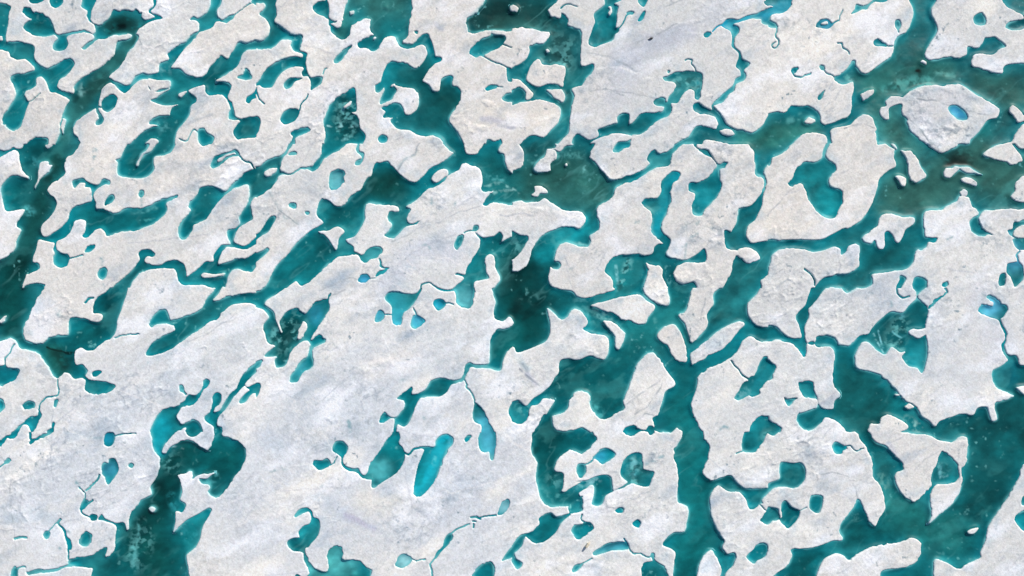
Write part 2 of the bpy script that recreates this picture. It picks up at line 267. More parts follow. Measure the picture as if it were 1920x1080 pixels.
W 1015,880 980,460 975,440 1000,410 1090,405 1120,350 1120,290 1160,240 1190,210 1230,205 1258,230 1240,270 1200,310 1190,370 1190,440 1160,520 1125,580 1130,660 1190,715 1180,770 1155,810 1180,845 1240,860 1310,870 1400,820 1440,788 1455,820 1455,870 1420,890 1330,885 1250,910 1210,960 1220,1010 1280,1055 1340,1040 1375,1045 1380,1100 1160,1100 1140,1020 1110,920 1060,915 1020,930 1010,990 990,1050 1000,1100 770,1100 760,1050 740,1000 700,960 710,910 750,860 820,830 940,825 1040,820 1080,760 1130,740 1080,700 1045,640 1055,580 1040,510 990,475 980,455
I 1000,890 1060,910 1110,920 1130,1000 1170,1100 995,1100 1000,1020 1020,960
W 1340,290 1400,285 1470,250 1520,190 1540,160 1500,110 1410,60 1370,10 1360,-20 1390,-20 1385,20 1410,40 1460,50 1500,100 1550,150 1600,135 1620,145 1600,175 1555,185 1555,250 1570,310 1540,390 1480,460 1440,500 1420,535 1360,525 1345,465 1370,410 1370,370 1325,350 1325,310
W 1770,-20 1810,60 1825,150 1830,230 1880,250 1895,300 1880,350 1830,420 1780,465 1705,480 1690,540 1680,600 1650,650 1590,650 1595,740 1630,790 1690,800 1730,780 1800,785 1850,840 1830,880 1750,890 1690,840 1660,870 1640,980 1580,1080 1580,1100 1850,1100 1870,1020 1930,960 1930,735 1800,745 1755,690 1765,620 1820,570 1850,510 1870,460 1880,380 1900,330 1900,250 1890,200 1920,150 1930,140 1930,-20
L 8 1890,230 1905,290 1880,350
L 14 920,590 950,580
G 10 430,935 450,930
L 12 1380,600 1400,580
G 8 1480,630 1520,650
G 8 1290,630 1310,620
G 8 1270,770 1300,760
G 5 1340,700 1400,670
G 5 1290,860 1310,740
I 1690,800 1730,780 1790,780 1850,830 1850,870 1760,895 1730,870
#22
W -100,-100 2020,-100 2020,1180 -100,1180
I -20,225 10,250 5,280 -20,285
I 300,-20 360,10 450,25 490,65 560,75 660,50 760,20 770,-20
I 590,130 700,100 800,70 900,52 960,52 1010,95 1068,130 1065,170 1020,220 1000,260 950,270 890,245 820,235 760,190 660,160
I 990,-20 995,50 1050,95 1110,125 1170,130 1185,90 1165,30 1160,-20
I 265,150 300,175 345,220 375,235 410,220 440,170 470,152 520,180 555,220 570,260 550,290 530,315 620,345 700,360 728,385 725,480 695,535 650,530 600,510 560,512 490,542 430,530 370,540 352,570 350,630 320,680 290,730 220,790 160,830 110,885 80,870 50,840 0,850 -20,860 -20,440 15,445 35,485 100,470 180,435 250,400 280,340 282,260 265,200
I 680,250 740,248 800,290 845,335 850,365 820,440 795,462 775,430 770,360 730,310
I -20,1000 40,1020 90,1010 120,960 140,890 200,870 235,828 315,845 290,900 250,960 220,1030 180,1100 -20,1100
I 1085,360 1110,315 1160,280 1215,272 1260,330 1290,400 1315,480 1310,555 1265,555 1200,510 1160,430 1110,400
I 1370,-20 1340,60 1310,150 1290,185 1260,190 1245,215 1290,265 1310,320 1335,390 1350,408 1390,380 1450,310 1470,260 1460,200 1490,150 1515,120 1510,50 1560,-20
I 1345,495 1440,410 1520,340 1600,290 1690,250 1735,255 1745,280 1690,330 1640,400 1570,460 1480,510 1390,560 1350,578
I 1870,-20 1830,50 1770,110 1762,170 1785,235 1840,280 1930,285 1930,-20
I 300,960 380,940 420,900 430,840 480,775 530,772 575,790 585,830 580,870 640,960 700,985 760,950 840,905 835,850 870,750 910,650 940,570 1000,500 1035,485 1080,500 1130,570 1190,660 1225,720 1215,740 1150,780 1130,850 1100,940 1065,990 1065,1045 960,1055 890,1045 850,1060 830,1100 580,1100 530,1045 460,1070 340,1070 310,1030
I 1215,1100 1240,1050 1270,1070 1290,1100
I 1410,1100 1380,1020 1350,930 1340,870 1370,790 1390,700 1400,655 1480,605 1560,570 1640,520 1700,460 1730,390 1780,362 1830,380 1870,405 1930,410 1930,510 1890,520 1850,580 1820,660 1790,670 1770,700 1770,780 1800,815 1850,800 1860,760 1930,690 1930,955 1870,960 1800,1020 1760,1100
L 9 1640,545 1690,610 1730,660 1780,690
W 1700,770 1720,720 1770,700 1780,800 1690,840 1665,830
G 14 1560,1060 1590,1035 1620,1050
#23
W 160,-20 170,30 145,80 150,160 190,235 180,330 195,420 215,490 250,540 310,560 370,555 420,555 460,570 430,610 500,590 525,590 530,510 500,460 560,420 600,395 620,420 615,480 600,545 640,555 680,535 700,480 760,445 840,415 900,385 950,400 1025,405 1050,350 1065,295 1020,290 985,280 980,200 970,160 930,145 890,165 840,215 812,290 820,340 865,375 830,405 760,440 750,390 745,340 700,320 640,330 570,360 500,370 430,400 380,430 385,380 380,310 330,300 315,275 345,200 435,135 520,160 580,120 635,60 610,20 580,-20
L 8 455,540 525,480
W 430,560 528,560 525,590 440,610
I 400,400 500,375 530,370 440,420 400,450 370,440
W 610,190 650,145 700,122 750,130 778,170 730,215 680,235 640,215
L 6 610,195 590,225 545,245
W 485,265 500,240 540,240 555,280 545,320 510,345 490,310
W 770,590 800,568 835,575 825,600 790,605
W 905,680 940,655 962,675 950,715 915,705
W 830,-20 850,20 900,30 930,0 940,-20
W 1000,-20 1030,20 1050,-20
W 1060,-20 1100,10 1150,-5 1190,15 1215,-20
L 7 525,615 520,655 545,680
W 445,740 470,700 530,690 560,675 600,690 605,730 560,770 500,805 470,790
W 0,860 40,800 80,770 140,750 200,700 205,650 250,615 295,600 330,635 370,630 430,610 440,620 370,680 330,750 270,800 220,830 160,830 100,785 75,850 40,890 15,910 30,950 75,975 70,1010 35,1025 5,980 -20,900
W -20,860 20,860 20,900 -20,910
W 605,905 660,870 720,835 800,822 850,830 875,860 870,880 790,885 720,895 620,925
L 8 835,800 870,850 905,905 960,915 1020,940 1055,915 1060,970
W 1045,905 1065,905 1065,950 1100,985 1140,1010 1165,1100 980,1100 985,985 1050,970 1040,930
W 450,1030 480,995 530,990 490,1040 460,1050
L 7 520,990 600,945
W 1275,-20 1275,40 1215,120 1215,190 1245,280 1245,380 1240,470 1250,530 1310,555 1325,610 1310,680 1290,750 1210,755 1130,830 1145,855 1200,880 1225,910 1215,1100 1370,1100 1400,1000 1430,930 1480,890 1520,920 1560,990 1570,1050 1555,1100 1580,1100 1610,1040 1650,1000 1680,940 1670,905 1620,915 1570,870 1590,810 1550,750 1500,640 1480,510 1510,430 1550,400 1620,445 1710,450 1750,500 1780,575 1840,560 1860,540 1930,520 1930,425 1850,425 1740,420 1680,370 1640,325 1560,345 1490,365 1435,320 1430,280 1470,200 1480,100 1440,50 1410,-20
L 7 1860,545 1905,590
W 1862,660 1900,610 1930,570 1930,690 1880,680
I 1870,510 1930,450 1930,510 1890,540
W 1740,0 1800,-20 1930,-20 1910,20 1850,120 1810,150 1725,135
L 7 1680,165 1735,140
W 1760,940 1800,890 1850,840 1915,845 1900,930 1840,960 1810,985
G 6 1725,942 1765,945
G 16 1130,180 1060,220 1010,240
G 10 20,740 50,738
#30
W -20,-20 170,-20 165,50 120,95 30,110 10,150 60,180 70,210 -20,185
I -20,50 20,38 40,50 -10,62
L 7 65,190 65,230 55,270 75,300 78,335 50,360 35,355 35,330 55,318
W 360,200 375,165 420,142 450,145 475,170 485,190 450,215 400,212
L 8 480,180 500,165 530,155
L 5 530,155 545,100 560,72
I 395,175 440,155 450,180 410,188
W 625,105 650,70 655,35 700,45 735,40 780,10 800,-20 900,-20 890,10 850,20 800,15 760,40 740,70 700,70 660,95
W 950,185 955,152 985,155 995,195 975,225
L 6 975,220 980,245
W 790,310 820,290 860,310 900,335 945,340 940,350 880,345 820,345 795,335
L 7 515,325 550,325 560,360 600,385 605,410
W 170,515 220,512 215,545 190,555
L 8 190,555 210,580 260,575 300,560 320,545
W 380,500 415,495 425,525 395,530
L 7 415,530 440,550 480,560 500,580
W 370,750 380,710 430,685 415,710 400,740
W -20,870 20,850 60,835 120,845 170,800 200,790 240,800 290,795 350,820 385,860 395,920 440,935 520,905 590,880 620,830 635,740 635,620 560,630 510,610 500,585 560,545 620,490 630,455 655,460 660,500 690,545 740,555 790,520 860,470 920,430 945,380 955,320 975,275 1030,245 1060,200 1090,110 1085,60 1060,-20 1260,-20 1225,60 1225,110 1260,180 1265,240 1210,330 1170,410 1200,450 1270,450 1350,430 1440,435 1490,410 1495,355 1575,360 1620,300 1630,285 1700,280 1780,345 1740,365 1680,410 1560,400 1530,440 1520,480 1560,510 1650,530 1750,555 1770,500 1830,480 1930,495 1930,1100 820,1100 815,1060 810,970 800,930 770,870 720,855 670,885 600,940 480,965 465,1000 475,1100 440,1100 445,1050 420,1010 330,995 250,1015 150,1100 -20,1100
I 265,910 290,885 330,880 355,905 320,930 280,930
I 692,715 725,690 790,672 790,700 750,740 715,760
I 835,840 850,805 885,795 880,760 920,725 980,720 1010,730 1040,700 1100,665 1200,640 1300,645 1430,628 1480,655 1560,710 1650,760 1710,800 1735,840 1715,885 1650,900 1600,960 1560,1010 1520,1050 1500,1100 1170,1100 1130,1040 1080,1000 1050,940 1040,895 1000,850 1000,780 960,790 910,810 905,850 910,890 880,900 850,875
I 1140,465 1165,452 1190,475 1185,490 1150,475
I 1810,830 1835,790 1870,810 1910,850 1925,900 1870,920 1840,870
I 1830,1060 1850,1000 1900,940 1930,930 1930,1100 1720,1100 1770,1075
W 1750,-20 1790,50 1850,85 1900,105 1915,140 1850,160 1810,170 1780,205 1840,228 1930,200 1930,-20
W 1540,145 1560,110 1600,90 1625,130 1625,185 1560,185
W 1350,820 1370,790 1420,792 1470,830 1495,870 1485,900 1430,900 1390,870
L 7 1440,920 1490,970
L 10 1210,968 1240,970 1255,1000
W 1310,955 1350,965 1345,990 1320,985
#31
W -20,-20 180,-20 130,50 80,80 30,105 10,160 -20,180
W 440,-20 410,60 405,105 350,138 270,140 200,200 175,270 150,305 180,325 230,300 265,310 290,370 330,460 400,535 470,560 510,545 530,490 555,440 555,360 520,335 460,310 455,260 505,200 500,150 450,120 430,80 465,-20
W 890,-20 940,20 945,100 960,165 900,200 835,260 820,330 790,420 750,500 700,570 620,630 560,635 480,680 400,715 300,720 200,718 100,725 -20,730 -20,960 10,900 40,820 100,790 250,785 340,810 410,800 490,770 540,790 550,835 580,810 600,765 650,745 685,760 685,850 670,930 580,975 520,975 490,990 420,1005 370,1050 350,1100 420,1090 480,1070 530,1100 700,1090 780,1050 780,980 870,965 960,950 1040,935 1090,880 1105,800 1150,795 1190,770 1210,735 1250,735 1260,700 1180,705 1168,680 1160,580 1170,510 1220,490 1290,495 1350,460 1410,430 1430,390 1500,400 1530,460 1580,520 1530,560 1510,600 1530,660 1590,695 1650,680 1690,680 1640,660 1590,600 1580,550 1620,500 1700,495 1800,485 1930,470 1930,-20
W 1930,580 1880,585 1840,590 1830,630 1790,645 1820,680 1850,700 1930,710
I 1850,640 1900,615 1930,610 1930,700 1870,700 1835,680
W 1840,710 1930,710 1930,785 1880,790 1850,760
I 1610,75 1680,25 1740,0 1810,-10 1850,30 1895,80 1905,120 1870,145 1810,145 1760,125 1700,115 1630,95
I 1840,-20 1930,-20 1930,35 1880,30
I 990,45 1060,45 1100,75 1130,130 1140,170 1185,220 1180,255 1110,290 1070,270 1045,215 1045,150 1020,85
I 955,240 1000,240 1035,265 1030,315 1000,315 980,280
I 1312,215 1330,180 1380,180 1400,165 1440,175 1400,225 1355,260 1320,250
I 1430,175 1500,170 1550,200 1600,225 1620,235 1560,222 1500,222 1450,200
I 1445,265 1480,248 1530,260 1570,295 1555,318 1500,300 1460,288
I 1435,360 1460,340 1490,355 1488,385 1445,385
I 1815,390 1850,350 1850,300 1880,260 1930,250 1930,430 1860,430 1830,410
I 1200,-30 1240,20 1290,55 1350,45 1420,20 1400,-30
I 925,10 960,10 960,45 935,45
I 705,700 760,655 820,610 830,560 870,525 930,525 1000,545 1095,545 1090,600 1040,640 1010,700 980,745 950,730 930,680 900,655 875,670 875,760 860,790 820,780 800,720 770,750 720,730
W 960,1075 985,1020 990,985 1030,1000 1025,1030 990,1085
L 6 780,940 775,960
W 1085,1090 1100,1005 1150,998 1180,1010 1185,1090
W 1305,1050 1320,1030 1345,1030 1330,1070 1310,1070
W 1730,1050 1740,985 1780,970 1775,1050 1750,1065
W 1790,960 1800,900 1840,885 1890,895 1910,930 1915,1000 1870,1060 1845,1070 1820,1000
L 10 1875,890 1865,830 1885,800
L 10 270,940 300,960 340,1010 350,1060
L 12 1340,715 1400,695
#32
W 340,-20 440,-20 390,50 330,130 300,160 305,210 270,300 275,350 290,410 340,420 370,365 440,355 500,375 530,420 600,432 650,395 690,355 750,345 790,290 850,230 920,180 1010,185 1060,130 1110,90 1110,30 1060,-20 1190,-20 1130,40 1125,80 1190,130 1200,170 1180,300 1190,400 1195,500 1160,635 1120,600 1050,585 1005,520 1030,475 990,480 920,445 880,500 830,480 790,440 740,400 705,405 670,460 650,520 665,600 740,620 840,650 900,700 960,760 1030,850 1100,880 1150,960 1210,1000 1250,1040 1290,1000 1380,965 1460,945 1540,955 1570,900 1640,895 1660,970 1680,1000 1720,985 1700,900 1710,860 1790,835 1845,805 1780,780 1720,750 1680,690 1680,620 1740,590 1800,540 1760,480 1755,420 1780,370 1740,270 1720,240 1640,210 1580,180 1590,140 1620,120 1660,135 1690,110 1640,80 1660,55 1700,75 1740,115 1780,130 1795,170 1760,215 1740,240 1780,320 1790,360 1770,440 1800,495 1855,505 1885,580 1930,590 1930,1100 760,1100 765,1020 830,1020 850,970 900,950 1000,990 1050,1030 1040,1060 900,1100 620,1100 560,1040 500,990 430,970 400,1010 340,1060 280,1065 230,1030 212,980 240,940 310,920 370,890 360,830 290,825 250,790 220,720 240,705 330,705 350,780 380,870 420,905 490,905 500,840 540,798 495,740 490,620 500,530 490,450 430,430 360,440 340,400 290,420 285,510 265,520 240,480 180,420 100,395 50,395 -20,400 -20,285 60,290 100,330 160,370 240,380 250,350 230,280 205,220 240,170 280,130 300,70
I 1860,745 1930,740 1930,800 1890,780
I 1050,330 1085,305 1150,310 1190,300 1190,345 1140,375 1100,370
I 1020,885 1060,870 1100,890 1060,910
I 950,800 980,795 990,812 960,815
W 550,-20 560,10 600,40 650,10 680,-20
W -20,520 20,550 60,590 40,640 20,680 -20,690
W 120,820 150,835 215,822 195,850 155,885 125,850
W -20,980 30,1010 95,1045 80,1090 -20,1090
W 1210,130 1250,80 1300,60 1330,30 1310,-5 1325,-20 1340,40 1290,75 1230,130 1205,160
W 1675,60 1740,110 1720,140 1690,120
L 10 960,-20 970,40 1010,75 1060,60
L 22 920,110 925,130
G 7 1600,40 1650,80
I 1640,125 1660,100 1690,110 1680,140
#33
W -100,-100 2020,-100 2020,1180 -100,1180
I -20,-20 620,-20 715,90 760,170 785,240 790,340 830,390 860,450 880,570 830,650 805,710 770,690 720,580 690,510 670,500 650,560 610,610 545,690 535,740 562,790 555,815 480,815 400,850 290,875 180,880 180,930 150,1000 60,1060 -20,1110
I 765,-20 775,40 810,85 880,105 950,170 1000,220 1010,280 965,300 948,340 965,410 1020,480 1080,520 1140,495 1200,430 1230,400 1225,320 1270,220 1300,140 1350,170 1400,220 1425,270 1425,350 1360,390 1260,400 1215,460 1210,540 1225,610 1208,690 1290,610 1380,540 1430,460 1460,370 1450,290 1490,220 1498,100 1490,35 1440,40 1380,75 1280,60 1200,20 1080,10 980,-20
I 370,1100 375,1030 420,950 500,912 560,925 600,955 680,910 770,865 860,845 980,830 1050,803 1100,800 1145,830 1145,900 1120,960 1050,1010 940,1025 850,1045 820,1100
I 1260,1100 1240,1000 1260,950 1340,980 1430,1025 1480,990 1590,945 1590,900 1620,830 1650,710 1720,600 1800,480 1870,370 1890,280 1930,230 1930,1100
I 1495,740 1530,720 1580,712 1550,755 1510,768
W -20,-20 85,-20 60,15 30,25
W 85,290 100,225 190,232 250,232 282,300 265,370 200,420 130,410 50,415 -20,465 -20,405 40,370 90,350
W 1930,470 1905,500 1905,570 1930,580 1870,620 1850,660 1900,730 1930,740
I 1880,560 1930,555 1930,578 1890,590
W 480,110 505,75 545,90 590,120 560,145 545,170 505,160
L 7 560,120 610,105 660,145 710,128
W 315,500 330,475 405,478 405,550 380,605 340,600 310,560
L 6 240,590 290,565
W -20,570 70,572 95,620 100,540 130,512 180,560 240,590 225,650 180,700 150,722 110,690 80,660 30,670 -20,690
I 70,570 95,580 108,640 92,648 85,610
"""
ICE_H = 0.145
FIXES = """
I 1130,795 1225,792 1226,807 1242,812 1257,816 1268,804 1278,808 1280,818 1270,832 1263,842 1240,840 1180,825 1130,822
W 1169,809 1174,801 1182,798 1192,799 1200,804 1210,806 1216,800 1224,801 1227,812 1220,816 1213,809 1200,809 1190,816 1178,817
W 1228,780 1300,780 1302,800 1290,815 1281,810 1270,802 1258,813 1244,810 1229,806
W 1290,770 1303,785 1310,801 1318,816 1300,835 1286,812
W 1020,777 1010,795 1000,812 1000,828 1040,838 1108,832 1117,825 1105,810 1095,802 1085,803 1075,808 1062,812 1045,808 1037,797 1034,785
W 440,485 465,485 477,476 490,471 501,465 505,469 495,479 480,492 473,502 472,507 462,509 452,505 440,502
W 1642,246 1690,232 1715,255 1740,274 1742,286 1690,282 1682,300 1680,286 1672,279 1657,267 1648,257
I 1671,270 1676,270 1681,277 1680,284 1676,280
I 1700,228 1715,250 1727,261 1742,273 1762,286 1775,284 1787,276 1800,265 1815,265 1822,250 1800,230 1750,226
"""
RIDGES = """
0.35 7 905,190 930,205 960,218 1000,225 1040,222
0.3 6 870,230 900,240 940,245
0.3 8 700,620 740,600 780,590
0.35 9 650,690 690,690 730,680
0.25 8 240,760 330,720 430,660 500,610
0.25 7 280,700 380,655 470,600
0.3 8 900,400 960,392 1030,398 1085,412
0.3 6 1720,175 1760,165 1810,175 1850,190
0.2 8 0,900 80,860 150,830
0.25 8 700,960 740,930 790,950 830,980
0.2 5 960,640 990,690 1000,720
0.2 6 1000,1040 1060,1050 1130,1060 1180,1075
0.3 6 1180,80 1250,55 1330,30
0.2 6 1100,800 1150,790 1200,800
0.25 6 1640,800 1680,820 1700,850
0.25 6 1265,860 1270,920 1285,950
"""
ICE_PATCHES = """
d0d6de 230 0.5 120,930 300,800 520,900 700,760 880,980
b9c6d0 26 0.6 590,930 640,960
b4c3cc 22 0.6 20,970 80,960 110,990
b9c4ce 30 0.5 500,820 530,840
b2c0c8 14 0.7 130,815 175,818
b0bcc8 22 0.5 860,900 900,925
b4c0ca 30 0.5 640,780 700,800
eeeae4 14 0.7 20,890 90,850 170,825
eeeae2 10 0.7 300,700 360,670 420,650
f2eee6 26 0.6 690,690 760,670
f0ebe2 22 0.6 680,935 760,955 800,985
b8c2c8 18 0.6 870,690 900,680
e8e2da 22 0.6 300,690 250,720
a9bcc2 10 0.7 960,660 990,690
9fb0b6 8 0.6 1225,855 1205,870
9cb0b4 12 0.6 1400,740 1385,745
cdd2d6 120 0.6 600,760 760,720 900,660
cdd2d6 110 0.55 80,900 250,790 420,640
cacfd5 120 0.5 500,1000 800,950 960,880
cbd0d5 90 0.5 1680,560 1740,640 1780,720
bcc0cc 36 0.6 1160,115 1230,80 1290,60
bcc2cc 40 0.4 1330,30 1360,10
c4c8d2 50 0.5 1180,130 1150,180
c2c6d0 40 0.4 1700,240 1740,190 1800,180
c5cad6 40 0.5 850,470 780,470 720,540
c8ccd6 60 0.4 1840,560 1880,650
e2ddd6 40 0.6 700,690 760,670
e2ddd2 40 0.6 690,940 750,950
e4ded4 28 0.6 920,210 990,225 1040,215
ddd8d0 70 0.5 1540,380 1440,420
ddd7d0 90 0.4 200,300 400,300
ddd7d0 80 0.4 1100,150 1000,170
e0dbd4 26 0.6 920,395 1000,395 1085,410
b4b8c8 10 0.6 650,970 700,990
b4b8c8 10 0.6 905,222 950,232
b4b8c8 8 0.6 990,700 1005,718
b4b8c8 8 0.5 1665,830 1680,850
e0dcd2 26 0.6 1000,10 1100,30
a9aebf 8 0.5 818,45 830,55
"""
WATER_PATCHES = """
275e59 34 0.85 248,78 215,118 170,168 140,205 115,250
154f4a 40 0.8 105,290 80,370 60,430 35,490
08433f 54 0.8 30,500 15,560 20,610
0d5a58 30 0.8 210,48 240,45
041a19 9 0.9 219,54 228,50
083a38 26 0.6 222,50
2d6a66 70 0.85 690,5 740,5
117a80 40 0.6 650,60 665,30
0d7074 50 0.7 740,50
2f7a74 24 0.7 640,60 645,30
095052 60 0.85 790,140 810,180 835,200
083f3d 46 0.7 850,190
0f7c84 30 0.7 725,150 715,170
084648 34 0.8 645,215 660,240
073634 58 0.85 890,35 950,20 1010,30
2c5f58 35 0.7 930,50 990,60
153d3b 45 0.85 1040,90 1060,110
0a5e64 24 0.8 1085,60 1085,110
0c6a6c 40 0.7 1070,150 1060,220
265e57 90 0.9 1000,345 1060,335 1110,345
0e6a6c 60 0.7 920,330 950,350
0b4743 50 0.9 705,345 730,340
02403f 84 0.95 965,500 975,560 985,610
0a5f5f 40 0.8 945,655 960,620
0d6c70 40 0.7 930,470 900,510
0c6e74 50 0.8 580,490 550,510
045255 74 0.85 1075,705 1110,720 1140,745
034a4c 64 0.9 1030,820 1020,860
0e7678 50 0.6 1030,910
063f3e 54 0.9 340,850 310,900 290,950
0b4844 64 0.8 270,1000 290,1060
0b6a6b 55 0.7 400,850 430,860
0e7f84 40 0.7 355,1010 365,980
0f97a5 40 0.85 300,800 295,830
1b5e57 34 0.85 95,660 110,690
276a62 60 0.8 1640,150 1700,135 1760,130
0c6e70 40 0.7 1690,100
2c635b 60 0.8 1850,150 1900,180
0c6a68 40 0.7 1840,240
34695f 80 0.85 1690,365 1760,350 1830,300 1900,340
3b7a70 60 0.7 1660,220 1700,280
041210 14 0.95 1781,310 1792,305 1803,308
0b2a27 26 0.6 1795,296
041210 7 0.95 1721,134
1c4f49 20 0.5 1724,134
2a776d 36 0.8 1400,262 1450,255 1520,240
0f5a5b 80 0.85 1600,740 1640,790
0f7c80 60 0.5 1700,760
0a4e50 80 0.85 1890,800 1860,880 1840,930
0a6c70 50 0.7 1900,850
207773 60 0.7 1680,950 1780,1000
0d7072 60 0.8 1290,780 1295,850 1310,950 1300,1050
1c7b7b 70 0.7 1200,620 1260,600
237f82 60 0.7 1380,560 1390,530
0f8c98 30 0.6 1400,450
0f98a0 26 0.8 1095,420 1050,450 1020,480
0d7c80 50 0.6 1170,500 1160,540
0f9aa8 26 0.8 1265,330 1240,390 1235,430
0f8a94 40 0.6 1320,370
0f8a90 50 0.8 1530,340 1550,390
2f86b4 30 0.9 1795,211
5fb4d0 12 0.7 1788,216
2f98b4 26 0.9 1548,45
1a9ab4 26 0.9 1345,50 1400,35 1450,20 1480,10
55abc6 36 0.95 1860,575
4a9fc0 36 0.9 1905,490 1880,450
13a3b3 46 0.9 830,830 810,880 795,915
0c858c 34 0.8 740,840
52bcc2 36 0.95 710,882
4aa5bc 26 0.9 905,790 915,840
46a5bc 26 0.9 710,595 780,600
2a9fae 34 0.7 745,565 740,590
1f96ae 16 0.9 824,569
3a9ab5 26 0.95 205,880
1c92ae 20 0.95 205,822
7ab5bd 26 0.9 945,950
85bcc0 26 0.95 757,1050
52b6b6 56 0.9 600,1060 640,1050
16a2ac 44 0.9 575,990
0e8088 24 0.8 680,1060
5cb4ba 40 0.85 870,560
5aa5ac 30 0.9 630,340
2e9ab0 30 0.9 590,590
053f40 34 0.9 545,620 530,660
3a9ca8 26 0.8 560,690
3f9fa8 22 0.8 700,480
3a92b8 16 0.9 683,522
3f9aae 26 0.8 1160,1020 1110,1030
2a8ea8 26 0.85 1120,855
1f8f96 36 0.7 1190,890
12808a 40 0.6 1420,710
1a8a92 40 0.6 1420,815
12a0a8 26 0.7 660,780
0f9098 40 0.6 1135,45
0a7e8c 50 0.5 60,800 20,690
127880 50 0.5 1690,620
0f8e98 36 0.7 1730,690 1720,660
085257 36 0.8 1720,590
0a7280 50 0.7 1890,700
"""
FLOES = """
0 307 1290 1079|vast bluish white ice field filling the lower left, pitted with blue melt ponds
41 0 849 643|long pitted ice field crossing the upper left between two dark channels
1295 355 1919 1079|broad pitted floe at lower right holding the heart shaped pond
1001 0 1449 336|grey streaked ice field at top centre where the dark seal lies
1028 261 1433 641|ragged floe right of centre with two long turquoise inlets
1338 0 1712 249|large floe at top right ending in a rounded tip beside the wide channel
755 0 1051 323|creamy floe at top centre with a bright curved ridge along its south side
1399 214 1680 455|rounded floe enclosing a large crescent shaped teal pond
1401 457 1611 634|square shouldered floe just below the crescent pond floe, notched at its top right
1733 0 1919 138|irregular floe in the top right corner with a small triangular pond
0 0 289 175|knobbly floe in the top left corner holding a round teal pond
1627 778 1814 981|hook shaped floe wrapped around a triangular teal pond
1649 157 1873 283|raised angular floe with a vivid blue pond, alone in the wide channel
204 0 395 159|narrow slanting floe in the upper left beside the grey green channel
0 93 130 282|lobed floe on the left edge above the dark channel
1750 869 1919 1079|long sloping floe in the lower right corner
321 5 506 144|elongated slanting floe at upper left with a scalloped lower edge
1530 1010 1726 1079|blunt finger shaped floe on the bottom edge at lower right
0 282 53 487|smooth floe on the left edge below the round dark bay
1108 552 1227 607|leaf shaped floe with a pointed left tip in the central channels
1616 401 1714 467|tooth shaped floe with three prongs pointing down
1295 602 1396 684|slender cigar shaped floe slanting up to the right
987 110 1060 163|small round floe with a notched top in the dark channel
1205 493 1255 572|upright wedge shaped floe beside a dark teal bay
1843 232 1919 306|triangular raised floe near the right edge
1232 608 1288 680|bean shaped floe pinched between two narrow channels
1307 1033 1352 1079|rounded nub of ice at the bottom edge in the vertical channel
1688 281 1736 342|small peanut shaped floe in the grey green channel
406 0 472 37|small floe cut by the top edge at upper left
614 0 652 52|narrow tongue of ice hanging from the top edge into a grey green pond
1131 601 1172 655|small curved crescent of ice in the central channel
597 425 645 468|small three cornered floe in the wide teal channel
1894 331 1919 379|small knobbly floe cut by the right edge
1768 311 1841 334|thin dirty ice piece beside the black hole in the channel
65 302 98 352|thin white splinter of ice in the dark left channel
809 316 841 343|small oval floe beside the dark triangular lake
1024 167 1059 192|small drop shaped floe below the notched round floe
255 260 297 310|thin white sliver of ice inside the long slanting pond
1893 198 1919 229|small blunt floe near the right edge beside the blue pond floe
558 601 575 637|small triangular ice piece between dark and turquoise ponds
997 348 1027 369|small crooked ice piece on the left of the grey green lake
1899 422 1919 446|small flat ice piece cut by the right edge
1801 332 1832 349|small lozenge of ice just below the thin dirty piece
1613 168 1638 189|small bright drop shaped piece alone in the channel near the top right
377 512 422 521|thin bar of ice in the narrow slanting channel
1350 241 1378 255|small oval ice piece at the mouth of a narrow channel
496 315 519 331|small oval floe in the narrow channel at upper left
1679 329 1698 349|small triangular ice chip left of the peanut shaped floe
1507 220 1528 232|small pebble shaped ice piece in the channel above the crescent pond floe
406 285 442 304|bright core of ice inside a small ring shaped pond
1814 988 1834 1001|small bright chip of ice adrift in the lower right lake
115 222 124 248|tiny upright splinter in the grey green channel
956 9 970 23|tiny round ice piece in the dark lake at the top
1905 724 1919 739|tiny pointed ice piece at the right edge
1696 758 1714 767|tiny ice knob under the big right hand floe
334 170 350 182|tiny hooked ice spur at upper left
0 593 13 605|tiny bright chip in the dark bay on the left edge
280 949 292 959|tiny white chip in the dark lower left lake
1140 12 1148 29|tiny curl of ice in the teal pond near the top
644 189 659 203|tiny bright sliver inside the dark shattered pond
1539 39 1552 46|tiny ice core in the bright blue pond at top right
1726 113 1737 122|tiny bright chip just above the small black hole
656 20 664 27|tiny bright speck in the grey green pond at the top
0 67 5 77|tiny ice nub cut by the left edge near the top
1023 93 1030 99|tiny speck of ice in the dark lake near the notched round floe
699 69 704 75|tiny ice speck on the rim of the grey green pond
1060 307 1064 312|tiny white speck on the grey green lake
1670 270 1681 280|tiny ice chip touching the crescent pond floe on its upper right
"""
